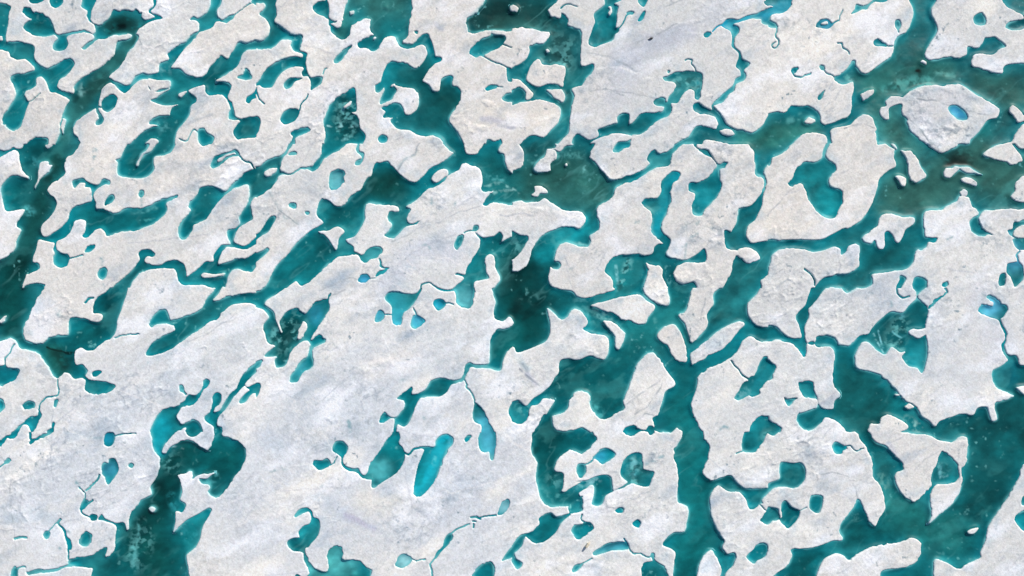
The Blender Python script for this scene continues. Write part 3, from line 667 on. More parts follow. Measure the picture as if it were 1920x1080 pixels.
WISPS = """
0f8e96 12 0.8 785,905 800,870
52c4cc 8 0.8 812,870 820,850
0c8088 12 0.7 835,828
3aaab0 12 0.7 1040,470 1050,450
2f9aa0 14 0.6 320,930 350,1010 370,1000
35a5ac 12 0.6 1340,180 1310,150
5fb4b0 10 0.6 1480,225 1500,215
5fb0aa 10 0.6 1580,140 1595,150
4aa39c 12 0.5 1660,165 1700,150 1740,150
7cc0bd 14 0.6 1120,585 1140,600
5fb0ae 16 0.5 1110,575 1085,560
6fb8b4 7 0.7 1098,312 1094,330
5aa8a4 8 0.5 1228,600 1232,612
5aa8a4 10 0.6 870,700 880,705
4fb0b0 12 0.6 1110,760 1125,775
6fb8b4 3 0.8 1042,718 1056,738
8cc8c4 12 0.6 155,160 148,172
6aaeb0 22 0.6 305,130 320,125
55a5a8 18 0.6 305,235 308,245
7cc0c0 7 0.7 1590,95 1600,90
5fa8a0 10 0.6 1760,135 1790,138
4f9f98 24 0.6 1690,160 1740,155
9accc4 16 0.6 1700,790 1720,800
6fb0a8 16 0.6 1655,895 1660,910
5fb4bc 14 0.7 1690,590 1680,600
7cc8d0 3 0.8 1650,620 1655,650
8fd0d4 3 0.8 1640,625 1655,660
6abac0 3 0.8 1675,620 1690,632
5aa8a8 9 0.6 250,1030 252,1050
5aa8a8 4 0.7 257,975 258,1000 257,1020
4fa0a0 10 0.6 245,1035 250,1060
3fa0a4 12 0.6 60,300 80,310
4fb0b4 14 0.6 50,390 55,400
5ab0b0 6 0.7 250,400 270,395 290,388
4aa8a8 5 0.7 260,415 300,405 320,390
5fb8bc 12 0.6 500,400 520,395
4fa8ac 16 0.6 400,895 380,905
58acac 20 0.6 250,920 240,930
8cd0d0 4 0.7 632,220 640,235
6ab8b8 10 0.6 628,205 640,210
9ad4d4 3 0.8 612,235 660,238
7cc4c4 6 0.7 655,225 668,235
7cc4c4 5 0.7 640,262 660,258
5ab0b0 12 0.6 900,330 940,335
8cc8c4 5 0.5 900,350 940,345 960,350
9ad0cc 5 0.5 925,360 960,355 975,365
5fb0ac 10 0.6 1000,300 1060,290 1090,290
3fa0a0 14 0.6 1060,470 1030,440
8cd0d4 5 0.7 1155,500 1158,530
6ab8b8 6 0.7 1250,500 1252,530
6ab0b0 6 0.7 1090,455 1100,460
58aaa8 14 0.5 1010,920 1030,935 1060,925
88c4c8 10 0.7 1080,910 1110,900 1130,895
6ac0c8 10 0.6 1200,870 1180,900
7cc8cc 10 0.7 1190,860 1188,875
6ab8c0 6 0.7 1765,870 1760,900
8cd0d4 4 0.7 1755,900 1775,893
4fb0b8 14 0.6 1455,1020 1440,1040
7ab8bc 12 0.7 1380,740 1400,735
a8d4d8 6 0.8 325,840 340,845
6ac0d0 10 0.7 850,820 840,860
8cd4d8 6 0.7 860,865 850,880
"""
SHATTER = """
COL 34 0.75 650,200 645,240
COL 34 0.7 545,605 535,640
COL 14 0.8 515,620 512,640
COL 44 0.45 1055,85 1045,120
COL 12 0.8 1180,490 1160,540
COL 22 0.6 1190,870 1190,900
COL 18 0.6 1768,880
COL 30 0.6 1690,610 1680,640
COL 34 0.45 265,1010 255,1050
COL 30 0.5 1250,150 1310,160
COL 26 0.5 970,460
COL 24 0.6 1440,820
COL 20 0.7 980,765
COL 30 0.5 1120,590
COL 24 0.5 1040,900
COL 30 0.5 320,870
COL 18 0.6 410,300
"""
DEBRIS = """
0a2a28 26 0.9 205,48 235,42 255,50
010807 9 1.0 214,55 224,50 231,49
020706 11 1.0 1780,311 1790,305 1798,309 1808,306
020706 6 1.0 1808,308 1830,322
0d2622 34 0.8 1790,298 1810,300
031110 5 1.0 1717,134 1725,134
0a1a17 3 1.0 85,650 110,657 128,662 142,663
0a1a17 5 1.0 124,662 132,662
08201e 8 0.7 136,188 140,182
12312c 22 0.7 100,655 120,680
0a2c29 20 0.6 92,330 105,300
163a36 26 0.6 165,165 190,150
0c2f2c 14 0.5 1040,60 1050,40
062424 20 0.5 960,590 975,560
052322 20 0.5 285,880 300,920
"""
RUBBLE = """
26 0.9 1300,425 1340,440
20 0.6 1325,400 1300,465
22 0.7 1400,345 1385,380
22 0.6 1365,275 1345,290
30 0.7 1835,430 1870,445
22 0.6 1715,180 1735,240
20 0.8 1760,270 1745,262
16 0.9 1765,248 1800,250
20 0.7 805,365 820,380
16 0.7 1225,855 1240,850
18 0.5 900,60 890,90
26 0.5 1130,165 1110,130
24 0.4 1095,180 1130,200
22 0.5 275,100 250,90
18 0.6 610,355 625,375
14 0.7 125,590 115,600
26 0.4 640,820 680,790
24 0.4 540,800 590,830
20 0.6 960,450 990,455
22 0.5 1140,780 1180,760
20 0.5 1000,780 1020,800
26 0.4 860,690 900,680
20 0.6 1385,745 1400,730
16 0.8 1785,565 1700,530
20 0.5 110,740 60,680
30 0.35 700,960 760,1000
24 0.4 190,950 160,910
20 0.5 1040,130 1050,100
18 0.7 1445,30 1550,60
18 0.6 400,265 450,275
"""
CRACKS = """
8f979d 2.6 0.8 1585,240 1615,232 1640,243
9aa1a6 2.4 0.7 1440,405 1470,370 1490,350
9aa1a6 2.4 0.7 1530,890 1560,884 1590,893 1605,915 1610,940
a0a6ab 2.2 0.7 1610,940 1600,975 1575,1000
8f979d 2.6 0.8 1720,185 1760,192 1800,205 1850,215
8f979d 2.4 0.8 1700,215 1720,240 1740,262
8b949b 3.0 0.8 1790,235 1812,245
a0a6ab 2.2 0.6 1715,880 1735,860 1760,845
a0a6ab 2.2 0.6 1440,865 1400,880 1375,900
9aa1a6 2.4 0.7 1170,760 1200,740 1235,715
9aa1a6 2.4 0.7 1190,790 1210,775 1225,780
8f959c 3.0 0.8 975,690 1000,712 1012,722
a5aab0 2.2 0.7 1150,170 1190,178 1230,185 1260,205
f2f0ec 3.5 0.7 1120,130 1165,125 1200,140
98a0a8 3.2 0.7 1100,100 1140,108 1170,118 1195,135
a0a6ab 2.4 0.7 1180,85 1220,72 1270,45
a0a6ab 2.4 0.6 1230,20 1280,0
9aa1a6 2.6 0.7 1108,170 1135,166 1170,180
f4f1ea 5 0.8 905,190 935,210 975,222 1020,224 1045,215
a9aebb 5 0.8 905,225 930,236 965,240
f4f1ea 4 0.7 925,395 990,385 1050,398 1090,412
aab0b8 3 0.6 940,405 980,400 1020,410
8f979d 2.2 0.7 508,362 525,395 560,420
8f979d 2.6 0.8 748,318 760,300 780,288 786,270
a5aab0 2.4 0.6 820,420 860,400 900,385
a0a6ab 2.2 0.6 735,455 780,430 830,415
f0ede8 4 0.6 560,500 620,490 680,492
a0a6ab 2.2 0.6 600,545 660,520 720,530
aab0b8 4 0.6 300,250 340,235 400,215
f2efe9 3 0.7 205,90 220,105
b8b2c4 8 0.5 650,965 690,985 700,995
f2efe9 4 0.6 940,800 960,830 1000,850
a0a6ab 2.4 0.6 560,595 600,560 650,545
f2f0ec 2.4 0.7 720,630 732,655
a5abb2 2.4 0.6 590,760 640,720 660,700
a5abb2 2.4 0.6 100,770 95,830 98,900
a8aeb4 2.2 0.6 440,590 400,620 350,640
f0ede6 3 0.7 110,715 150,722 165,735
98a0a6 2.6 0.7 220,735 232,745 236,760
a5abb2 2.2 0.6 20,900 25,960 30,1040
a5abb2 2.2 0.6 25,905 80,880 110,870
98a0a6 2.4 0.7 1240,720 1215,760 1190,775
a8aeb4 2.2 0.6 1640,860 1660,830 1690,820
9aa1a6 2.4 0.7 1570,470 1577,500 1572,515
a8aeb4 2.2 0.6 1455,540 1475,520 1500,545
9aa1a6 2.2 0.6 1325,560 1312,600
a8aeb4 2.2 0.6 1055,480 1075,510 1100,530
a8aeb4 2.2 0.6 245,10 270,30 300,28
9aa1a6 2.4 0.7 290,95 300,120 285,110
"""

# ---------------------------------------------------------------- outline tools
S = 2
W, H = 1920*S, 1080*S
def curve(P, closed=True, n=5):
    P = np.array(P, float); N = len(P); out = []
    for i in (range(N) if closed else range(N-1)):
        p0 = P[(i-1) % N] if closed or i > 0 else P[i]
        p1 = P[i]; p2 = P[(i+1) % N]; p3 = P[(i+2) % N] if closed or i+2 < N else p2
        L = np.linalg.norm(p2-p1)+1e-6
        m1 = (p2-p0)*.42; m2 = (p3-p1)*.42
        for m in (m1, m2):
            l = np.linalg.norm(m)
            if l > L: m *= L/l
        for k in range(n):
            t = k/n
            out.append((2*t**3-3*t**2+1)*p1+(t**3-2*t**2+t)*m1+(-2*t**3+3*t**2)*p2+(t**3-t**2)*m2)
    if not closed: out.append(P[-1])
    return np.array(out)
def fill(mask, P, val, clip):
    x0, y0, x1, y1 = clip
    ya = max(y0, int(np.ceil(P[:, 1].min()-.5))); yb = min(y1, int(P[:, 1].max()+1))
    A = P; B = np.roll(P, -1, 0)
    for y in range(ya, yb):
        yc = y+.5
        c = (A[:, 1] <= yc) != (B[:, 1] <= yc)
        if not c.any(): continue
        a = A[c]; b = B[c]
        xs = np.sort(a[:, 0]+(yc-a[:, 1])*(b[:, 0]-a[:, 0])/(b[:, 1]-a[:, 1]))
        for k in range(0, len(xs)-1, 2):
            i = max(x0, int(np.ceil(xs[k]-.5))); j = min(x1, int(np.ceil(xs[k+1]-.5)))
            if j > i: mask[y, i:j] = val
def stroke(mask, P, w, clip, val=1):
    for a, b in zip(P[:-1], P[1:]):
        d = b-a; L = np.linalg.norm(d)
        if L < 1e-6: continue
        d = d/L; n = np.array([-d[1], d[0]])*w/2; e = d*w*.4
        fill(mask, np.array([a-e+n, b+e+n, b+e-n, a-e-n]), val, clip)
def blur(a, s):
    if s > 6:                                   # wide blurs on a coarser grid
        f = int(s//2.5); h, w = a.shape
        hh, ww = h//f*f, w//f*f
        c = a[:hh, :ww].reshape(hh//f, f, ww//f, f).mean((1, 3))
        c = blur(c, s/f)
        return resample(c, (np.arange(w)+.5)/f-.5, (np.arange(h)+.5)/f-.5)
    r = int(3*s+1); k = np.exp(-np.arange(-r, r+1)**2/(2*s*s)); k = (k/k.sum()).astype(np.float32)
    p = np.pad(a, r, mode='reflect')
    o = sum(k[i]*p[:, i:i+a.shape[1]] for i in range(2*r+1))
    return sum(k[i]*o[i:i+a.shape[0]] for i in range(2*r+1))
def resample(a, xs, ys):
    h, w = a.shape
    xs = np.clip(xs, 0, w-1.001); ys = np.clip(ys, 0, h-1.001)
    x0 = xs.astype(int); y0 = ys.astype(int)
    fx = (xs-x0).astype(np.float32); fy = (ys-y0).astype(np.float32)[:, None]
    t = a[y0]; t1 = a[y0+1]
    t = t[:, x0]*(1-fx)+t[:, x0+1]*fx; t1 = t1[:, x0]*(1-fx)+t1[:, x0+1]*fx
    return t*(1-fy)+t1*fy

water_m = np.zeros((H, W), np.uint8); stain_m = np.zeros((H, W), np.uint8)
tiles = TRACE.split('#')
for tl in tiles:
    lines = tl.strip().split('\n')
    if len(lines) < 2: continue
    c, r = int(lines[0][0]), int(lines[0][1])
    clip = (c*480*S, r*270*S, (c+1)*480*S, (r+1)*270*S)
    org = np.array([clip[0], clip[1]])
    for ln in lines[1:]:
        t = ln.split(); k = t[0]; wd = 0
        if k in 'LG': wd = float(t[1]); t = t[1:]
        P = np.array([[float(v) for v in q.split(',')] for q in t[1:]])/4*S+org
        if k in 'LG':
            if k == 'G' or wd >= 12 and len(P) == 2: stroke(stain_m, P, max(wd, 8)/4*S, clip)
            else: stroke(water_m, curve(P, False, 3), max(wd/4*S, 2.5), clip)
        else: fill(water_m, curve(P), 1 if k == 'W' else 0, clip)
# paint-over corrections given in pixels of the whole photograph
for ln in FIXES.strip().split('\n'):
    t = ln.split()
    if not t: continue
    k = t[0]; wd = 0
    if k == 'L': wd = float(t[1]); t = t[1:]
    P = np.array([[float(v) for v in q.split(',')] for q in t[1:]])*S
    if k == 'L': stroke(water_m, curve(P, False, 3), wd*S, (0, 0, W, H))
    else: fill(water_m, curve(P), 1 if k == 'W' else 0, (0, 0, W, H))

# ---------------------------------------------------------------- sample grid
PAD = 270
rng = np.random.RandomState(7)
water_f = np.pad(water_m.astype(np.float32), PAD*S, mode='reflect')
stain_f = np.pad(stain_m.astype(np.float32), PAD*S, mode='reflect')
b1 = blur(water_f, 1.45); b4 = blur(water_f, 7.0); b12 = blur(water_f, 28.0)
st = blur(stain_f, 3.5)
STEP = 1.2
inx = np.arange(0, 1920+.01, STEP); iny = np.arange(0, 1080+.01, STEP)
outx = np.arange(3, PAD-3, 3.0)
gx = np.concatenate([-outx[::-1], inx, 1920+outx]); gy = np.concatenate([-outx[::-1], iny, 1080+outx])
NX, NY = len(gx), len(gy)
sx = (gx+PAD)*S-.5; sy = (gy+PAD)*S-.5
b4 = resample(b4, sx, sy); b12 = resample(b12, sx, sy); st = resample(st, sx, sy)
GX, GY = np.meshgrid(gx.astype(np.float32), gy.astype(np.float32))
def noise(scale, seed, ang=0.0, stretch=1.0, oct=3, rough=.5):
    """smooth value noise over the grid, about -1..1; scale in photograph pixels"""
    rs = np.random.RandomState(seed); tot = 0; amp = 1; out = np.zeros(GX.shape, np.float32)
    ca, sa = math.cos(ang), math.sin(ang)
    for o in range(oct):
        tab = rs.rand(256, 256).astype(np.float32)*2-1
        u = (GX*ca+GY*sa)/(scale*stretch)+500.3*(o+1); v = (-GX*sa+GY*ca)/scale+311.7*(o+1)
        ui = np.floor(u).astype(np.int32); vi = np.floor(v).astype(np.int32)
        fu = u-ui; fv = v-vi; fu = fu*fu*(3-2*fu); fv = fv*fv*(3-2*fv)
        a = tab[vi & 255, ui & 255]; c = tab[vi & 255, (ui+1) & 255]
        d = tab[(vi+1) & 255, ui & 255]; e = tab[(vi+1) & 255, (ui+1) & 255]
        out += amp*((a*(1-fu)+c*fu)*(1-fv)+(d*(1-fu)+e*fu)*fv)
        tot += amp; amp *= rough; scale /= 2.03
    return out/tot*1.5
def gather(a, X, Y):
    X = np.clip(X, 0, a.shape[1]-1.001); Y = np.clip(Y, 0, a.shape[0]-1.001)
    xi = X.astype(np.int32); yi = Y.astype(np.int32); fx = X-xi; fy = Y-yi
    return (a[yi, xi]*(1-fx)+a[yi, xi+1]*fx)*(1-fy)+(a[yi+1, xi]*(1-fx)+a[yi+1, xi+1]*fx)*fy
amp = .35+.65*np.clip(noise(60, 3)+.5, 0, 1)             # ragged in places, smooth in others
b = gather(b1, sx[None, :]+(noise(7, 1, oct=2)*2.6+noise(20, 2, oct=2)*2.6)*amp, sy[:, None]+(noise(7, 4, oct=2)*2.6+noise(20, 5, oct=2)*2.6)*amp).astype(np.float32)
del b1, water_f, stain_f

def to_lin(hexs):
    c = np.array([int(hexs[i:i+2], 16)/255 for i in (0, 2, 4)])
    return np.where(c <= .04045, c/12.92, ((c+.055)/1.055)**2.4).astype(np.float32)
wx = noise(26, 21)*7; wy = noise(26, 22)*7               # wobble for the soft patches
def weight(pts, wd):
    """soft weight of a patch that follows a polyline, radius wd"""
    dmin = np.full(GX.shape, 1e9, np.float32)
    P = np.array(pts, np.float32)
    x0, y0 = P.min(0)-wd*2.6; x1, y1 = P.max(0)+wd*2.6
    i0, i1 = np.searchsorted(gx, [x0, x1]); j0, j1 = np.searchsorted(gy, [y0, y1])
    k = max(wd/30.0, .4) if wd < 30 else 1.0
    X = GX[j0:j1, i0:i1]+wx[j0:j1, i0:i1]*k; Y = GY[j0:j1, i0:i1]+wy[j0:j1, i0:i1]*k
    D = np.full(X.shape, 1e9, np.float32)
    segs = list(zip(P[:-1], P[1:])) if len(P) > 1 else [(P[0], P[0])]
    for a, c in segs:
        d = c-a; L2 = float(d@d)+1e-6
        t = np.clip(((X-a[0])*d[0]+(Y-a[1])*d[1])/L2, 0, 1)
        D = np.minimum(D, (X-a[0]-t*d[0])**2+(Y-a[1]-t*d[1])**2)
    return (slice(j0, j1), slice(i0, i1)), np.exp(-(D/(wd*wd))**1.5)
def paint(col, text, boost, tex=None):
    for ln in text.strip().split('\n'):
        t = ln.split()
        if not t: continue
        c = to_lin(t[0])*boost; wd = float(t[1])*.62; s = float(t[2])
        sl, w = weight([[float(v) for v in q.split(',')] for q in t[3:]], wd)
        if tex is not None: w = w*tex[sl]
        w = (w*s)[..., None]
        col[sl] = col[sl]*(1-w)+c*w

# ---------------------------------------------------------------- ice relief
bank = ICE_H*(.15+.85*np.clip(b4*3.2, 0, 1))*np.clip(.85+noise(45, 37, oct=3)*.7, .35, 1.7)    # bank height differs along the shore
z = np.where(b < .5, bank*np.clip((.5-b)/.38, 0, 1)**.8, -.45*np.clip((b-.5)/.45, 0, 1)).astype(np.float32)
inland = np.clip(1-b4*1.6, 0, 1)*np.clip((.45-b)/.4, 0, 1)
rough = np.clip(noise(170, 38, oct=3)*1.1+.5, .1, 1.2)                      # hummocky here, wind packed there
rg = np.maximum(0, 1-np.abs(noise(30, 39, -.6, 1.9, 4))*3.0)
relief = (noise(90, 31, -.5, 1.8, 5)*.34+(rg**2*.16+noise(16, 32, -.6, 1.7, 4)*.13)*rough+noise(5, 33, oct=2)*.02)
rid = 1-np.abs(noise(60, 34, -.55, 2.6, 4))*2.2            # low wandering drift crests
relief += np.clip(rid, 0, 1)**3*.12*np.clip(noise(150, 35)+.3, 0, 1)
z += inland*(relief+.10)
noise_r = noise(24, 36, -.4, 1.5, 4)
for ln in RIDGES.strip().split('\n'):
    t = ln.split()
    if not t: continue
    h = float(t[0]); wd = float(t[1])
    sl, w = weight([[float(v) for v in q.split(',')] for q in t[2:]], wd)
    z[sl] += w*h*.55*inland[sl]*np.clip(.55+noise_r[sl], 0, 1.4)
rub = np.zeros(GX.shape, np.float32)                                        # broken, refrozen ice
for ln in RUBBLE.strip().split('\n'):
    t = ln.split(); sl, w = weight([[float(v) for v in q.split(',')] for q in t[2:]], float(t[0]))
    rub[sl] = np.maximum(rub[sl], w*float(t[1]))
rn = noise(9, 80, .3, 1.4, 3); rr = np.clip(1-np.abs(noise(13, 81, -.8, 1.5, 3))*3, 0, 1)
z += rub*np.clip((.45-b)/.3, 0, 1)*(rn*.11+rr**2*.12)
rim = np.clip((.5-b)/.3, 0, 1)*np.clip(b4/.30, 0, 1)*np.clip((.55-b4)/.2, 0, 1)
z = np.where(b < .5, np.maximum(z, (.5-b)*.5), z)

# ---------------------------------------------------------------- ice albedo
BOOST = 1.05
ice_c = np.empty(GX.shape+(3,), np.float32); ice_c[:] = to_lin('dcdad5')*BOOST
mix = np.clip(noise(240, 41, -.5, 1.5, 4)*.6+.25, 0, 1)[..., None]
ice_c = ice_c*(1-mix*.4)+to_lin('ccd2d5')*BOOST*mix*.4
paint(ice_c, ICE_PATCHES, BOOST)
def tint(amount, hexs):
    global ice_c
    a = np.clip(amount, 0, 1)[..., None]
    ice_c = ice_c*(1-a)+to_lin(hexs)*BOOST*a
patchy = np.clip(noise(110, 46)*.9+.45, 0, 1)                       # where the snow cover is thin
tint((noise(26, 42, -.5, 2.0, 5)-.08)*1.1*patchy, 'a8b4be')           # grey blue bare ice showing through
tint((noise(48, 47, -.55, 2.4, 5)-.1)*1.3*np.clip(1.1-patchy, 0, 1), 'f0ebe2')
tint((noise(38, 72, -.4, 2.0, 5)-.2)*1.3, 'f0f1f4')
near = np.clip(1-np.abs(b12-.3)*4, 0, 1)*np.clip(noise(22, 73, oct=4)*1.3, 0, 1)
tint(near*.5, 'a9bfca')   # old cream coloured drifts
fil = np.clip(1-np.abs(noise(18, 48, -.6, 2.2, 4))*7, 0, 1)*np.clip(noise(80, 49), 0, 1)
tint(fil*.6, '98a2ac')                                              # hair cracks and drift edges
fil = np.clip(1-np.abs(noise(24, 58, .5, 2.4, 4))*8, 0, 1)*np.clip(noise(80, 59), 0, 1)
tint(fil*.6, 'eeeae4')
spk = np.clip(noise(7, 60, oct=3)-.62, 0, 1)*2.2*np.clip(noise(55, 61)-.05, 0, 1)*2
tint(spk*.7, '86969e')                                               # little soaked spots
for q in range(170):                                                 # straight wind scars
    x, y = rng.uniform(0, 1920), rng.uniform(0, 1080); a = rng.uniform(-1.2, .2) if rng.rand() < .7 else rng.uniform(.2, 1.6)
    l = rng.uniform(20, 90); dx, dy = math.cos(a)*l, math.sin(a)*l
    sl, w = weight([(x-dx, y-dy), (x+rng.uniform(-4, 4), y+rng.uniform(-4, 4)), (x+dx, y+dy)], rng.uniform(1.0, 1.9))
    w = (w*rng.uniform(.15, .4))[..., None]; cc = to_lin('efece8' if rng.rand() < .6 else 'a8adb8')*BOOST
    ice_c[sl] = ice_c[sl]*(1-w)+cc*w
tint(rub*np.clip(rn*2.4-.5, 0, 1)*.75, '8f9ca4'); tint(rub*np.clip(-rn*2.2-.5, 0, 1)*.6, 'f4f1ec')
tint(rub*np.clip(1-np.abs(noise(12, 82, -.8, 1.5, 3))*7, 0, 1)*.6, '7d8b94')
paint(ice_c, CRACKS, BOOST, np.clip(.75+noise(14, 83)*.8, 0, 1))
grain = noise(2.6, 43, oct=1)*.07+(noise(5.5, 44, oct=2)*.06+noise(13, 62, -.6, 1.6, 3)*.05)*np.clip(noise(140, 84)+.8, .3, 1.2)
ice_c *= (1+grain)[..., None]
for ch, sd_ in ((0, 63), (2, 64)): ice_c[..., ch] *= 1+noise(4.5, sd_, oct=2)*.022
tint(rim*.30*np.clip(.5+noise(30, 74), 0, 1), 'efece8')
tint(np.clip(st*1.3*(.6+noise(7, 45)*.9), 0, 1)*.85, '84a6ac')
groove = np.clip((b-.22)/.2, 0, 1)*np.clip(.22-b4, 0, .1)*10
tint(groove*.85, '5f9aa6')
wash = np.clip((b4-.16)/.34, 0, 1)*np.clip(.1+noise(34, 57)*1.5, 0, 1)*np.clip((b12-.12)*8, 0, 1)   # ice soaked by the pond
tint(wash*.55, '9fcdd0')
tint(np.clip((b-.24)/.16, 0, 1)*.55, 'a9c9cc')
tint((b-.38)/.1, '63a9ae')
ice_c = np.clip(ice_c, 0, .93)

# ---------------------------------------------------------------- water colour (depth and what lies below)
wat_c = np.empty(GX.shape+(3,), np.float32)
deep = np.clip((b12-.45)/.5, 0, 1)[..., None]
wat_c[:] = to_lin('08757e')*BOOST*(1-deep)+to_lin('0a5a5d')*BOOST*deep
sm = np.clip((.42-b12)/.25, 0, 1)[..., None]*.7
wat_c = wat_c*(1-sm)+to_lin('0b8c97')*BOOST*sm
paint(wat_c, WATER_PATCHES, BOOST)
n1 = noise(34, 51, -.75, 2.2, 4); n2 = noise(12, 52, -.6, 1.6, 3)
wat_c *= (1+n1*.36+n2*.14)[..., None]
cl = np.clip((noise(40, 65, -.6, 1.8, 5)-.22)*6, 0, 1)*np.clip(noise(130, 66)+.25, 0, 1)    # cloudy shallows
wat_c = wat_c*(1-cl[..., None]*.26)+to_lin('4fa5a2')*BOOST*cl[..., None]*.26
dk = np.clip((noise(30, 67, -.7, 2.0, 4)-.3)*3, 0, 1)
wat_c *= (1-dk*.22)[..., None]
paint(wat_c, WISPS, BOOST, np.clip(.45+noise(8, 68, oct=3)*1.3, 0, 1.15))
paint(wat_c, DEBRIS, 1.0, np.clip(1.0+noise(7, 77, .2, 1.6, 3)*1.2, 0, 1))
sh1 = np.clip(noise(7, 69, -.4, 1.3, 3)*3.2, 0, 1); sh2 = np.clip(-noise(9, 70, -.4, 1.3, 3)*3.0, 0, 1)
paint(wat_c, SHATTER.replace('COL', '6cbcba'), BOOST, sh1)
paint(wat_c, SHATTER.replace('COL', '053f42'), BOOST, sh2)
f = np.clip(1-np.abs(noise(26, 53, -.7, 3.0, 3))*9, 0, 1)*np.clip(noise(60, 54)-.1, 0, 1)   # thin drift streaks
f2 = np.clip(noise(9, 55, oct=3)-.72, 0, 1)*2.2*np.clip(noise(70, 56)+.1, 0, 1)             # drowned ice bits
w = np.clip(f*.30+f2*.8, 0, .8)[..., None]
wat_c = wat_c*(1-w)+to_lin('6fbcba')*BOOST*w
sn = noise(34, 57)
lip = np.clip((.78-b4)/.25, 0, 1)*np.clip(.1+sn*1.5, 0, 1)
wat_c = wat_c*(1-(lip*.55)[..., None])+to_lin('93cfcf')*BOOST*(lip*.55)[..., None]
shelf = np.clip((.95-b4)/.42, 0, 1)*np.clip(.3+sn*1.2, 0, 1)                               # shallow ledge of ice along parts of the shore
wat_c = wat_c*(1-(shelf*.60)[..., None])+to_lin('55b4b6')*BOOST*(shelf*.60)[..., None]
s12 = np.clip((.9-b12)/.5, 0, 1)*np.clip(noise(70, 71)*1.2, 0, 1)*np.clip((b12-.3)*3, 0, 1)
wat_c = wat_c*(1-(s12*.50)[..., None])+to_lin('3fa6a8')*BOOST*(s12*.50)[..., None]
wat_c = np.clip(wat_c, 0.001, .9)

# ---------------------------------------------------------------- materials
def mat(name, rough):
    m = bpy.data.materials.new(name); m.use_nodes = True
    return m, m.node_tree.nodes, m.node_tree.links, m.node_tree.nodes["Principled BSDF"]
ice_m, N, L, P = mat("snow_ice", .8)
at = N.new("ShaderNodeAttribute"); at.attribute_name = "Col"
tc = N.new("ShaderNodeTexCoord")
n_a = N.new("ShaderNodeTexNoise"); n_a.inputs["Scale"].default_value = 2.6; n_a.inputs["Detail"].default_value = 6; n_a.inputs["Roughness"].default_value = .65
L.new(tc.outputs["Object"], n_a.inputs["Vector"])
mr = N.new("ShaderNodeMapRange"); mr.inputs[1].default_value = .3; mr.inputs[2].default_value = .7; mr.inputs[3].default_value = .86; mr.inputs[4].default_value = 1.10
L.new(n_a.outputs[0], mr.inputs[0])
mx = N.new("ShaderNodeVectorMath"); mx.operation = 'SCALE'
L.new(at.outputs["Color"], mx.inputs[0]); L.new(mr.outputs[0], mx.inputs["Scale"]); L.new(mx.outputs[0], P.inputs["Base Color"])
bp = N.new("ShaderNodeBump"); bp.inputs["Strength"].default_value = .55; bp.inputs["Distance"].default_value = .10
L.new(n_a.outputs[0], bp.inputs["Height"]); L.new(bp.outputs[0], P.inputs["Normal"])
P.inputs["Roughness"].default_value = .85; P.inputs["Specular IOR Level"].default_value = .2

def water_mat(name, use_attr):
    m, N, L, P = mat(name, .1)
    n_b = N.new("ShaderNodeTexNoise"); n_b.inputs["Scale"].default_value = .35; n_b.inputs["Detail"].default_value = 7; n_b.inputs["Roughness"].default_value = .6
    tc = N.new("ShaderNodeTexCoord"); mp = N.new("ShaderNodeMapping")
    mp.inputs["Rotation"].default_value = (0, 0, -.7); mp.inputs["Scale"].default_value = (.5, 1.3, 1)
    L.new(tc.outputs["Object"], mp.inputs[0]); L.new(mp.outputs[0], n_b.inputs["Vector"])
    mr = N.new("ShaderNodeMapRange"); mr.inputs[1].default_value = .3; mr.inputs[2].default_value = .7; mr.inputs[3].default_value = .86; mr.inputs[4].default_value = 1.14
    L.new(n_b.outputs[0], mr.inputs[0])
    mx = N.new("ShaderNodeVectorMath"); mx.operation = 'SCALE'
    if use_attr:
        at = N.new("ShaderNodeAttribute"); at.attribute_name = "Col"; L.new(at.outputs["Color"], mx.inputs[0])
    else: mx.inputs[0].default_value = tuple(to_lin('0d6668'))
    L.new(mr.outputs[0], mx.inputs["Scale"]); L.new(mx.outputs[0], P.inputs["Base Color"])
    P.inputs["Roughness"].default_value = .45; P.inputs["Specular IOR Level"].default_value = .25; P.inputs["IOR"].default_value = 1.33
    bp = N.new("ShaderNodeBump"); bp.inputs["Strength"].default_value = .15; bp.inputs["Distance"].default_value = .02
    n_c = N.new("ShaderNodeTexNoise"); n_c.inputs["Scale"].default_value = 3
    L.new(tc.outputs["Object"], n_c.inputs["Vector"]); L.new(n_c.outputs[0], bp.inputs["Height"]); L.new(bp.outputs[0], P.inputs["Normal"])
    return m
wat_m = water_mat("melt_water", True); sea_m = water_mat("open_water", False)

# ---------------------------------------------------------------- connected pieces
def label(mask):
    par = []; runs = []; prev = []
    def f(i):
        while par[i] != i: par[i] = par[par[i]]; i = par[i]
        return i
    for y in range(mask.shape[0]):
        d = np.diff(np.concatenate([[0], mask[y].astype(np.int8), [0]]))
        cur = []
        for s, e in zip(np.where(d == 1)[0], np.where(d == -1)[0]):
            i = len(par); par.append(i); cur.append((s, e, i))
            for (a, c, k) in prev:
                if c > s and a < e:
                    ra, rb = f(i), f(k)
                    if ra != rb: par[max(ra, rb)] = min(ra, rb)
        runs += [(y, s, e, i) for s, e, i in cur]; prev = cur
    Lb = np.zeros(mask.shape, np.int32); ids = {}
    for y, s, e, i in runs:
        r = f(i)
        if r not in ids: ids[r] = len(ids)+1
        Lb[y, s:e] = ids[r]
    return Lb, len(ids)
def grow(Lb, n):
    for _ in range(n):
        for ax, sh in ((0, 1), (0, -1), (1, 1), (1, -1)):
            R = np.roll(Lb, sh, ax)
            if ax == 0: R[0 if sh == 1 else -1, :] = 0
            else: R[:, 0 if sh == 1 else -1] = 0
            Lb = np.where(Lb == 0, R, Lb)
    return Lb
inside = (GX >= 0) & (GX <= 1920) & (GY >= 0) & (GY <= 1080)
ice_L, n_ice = label(b < .5)
wat_L, n_wat = label(b >= .5)
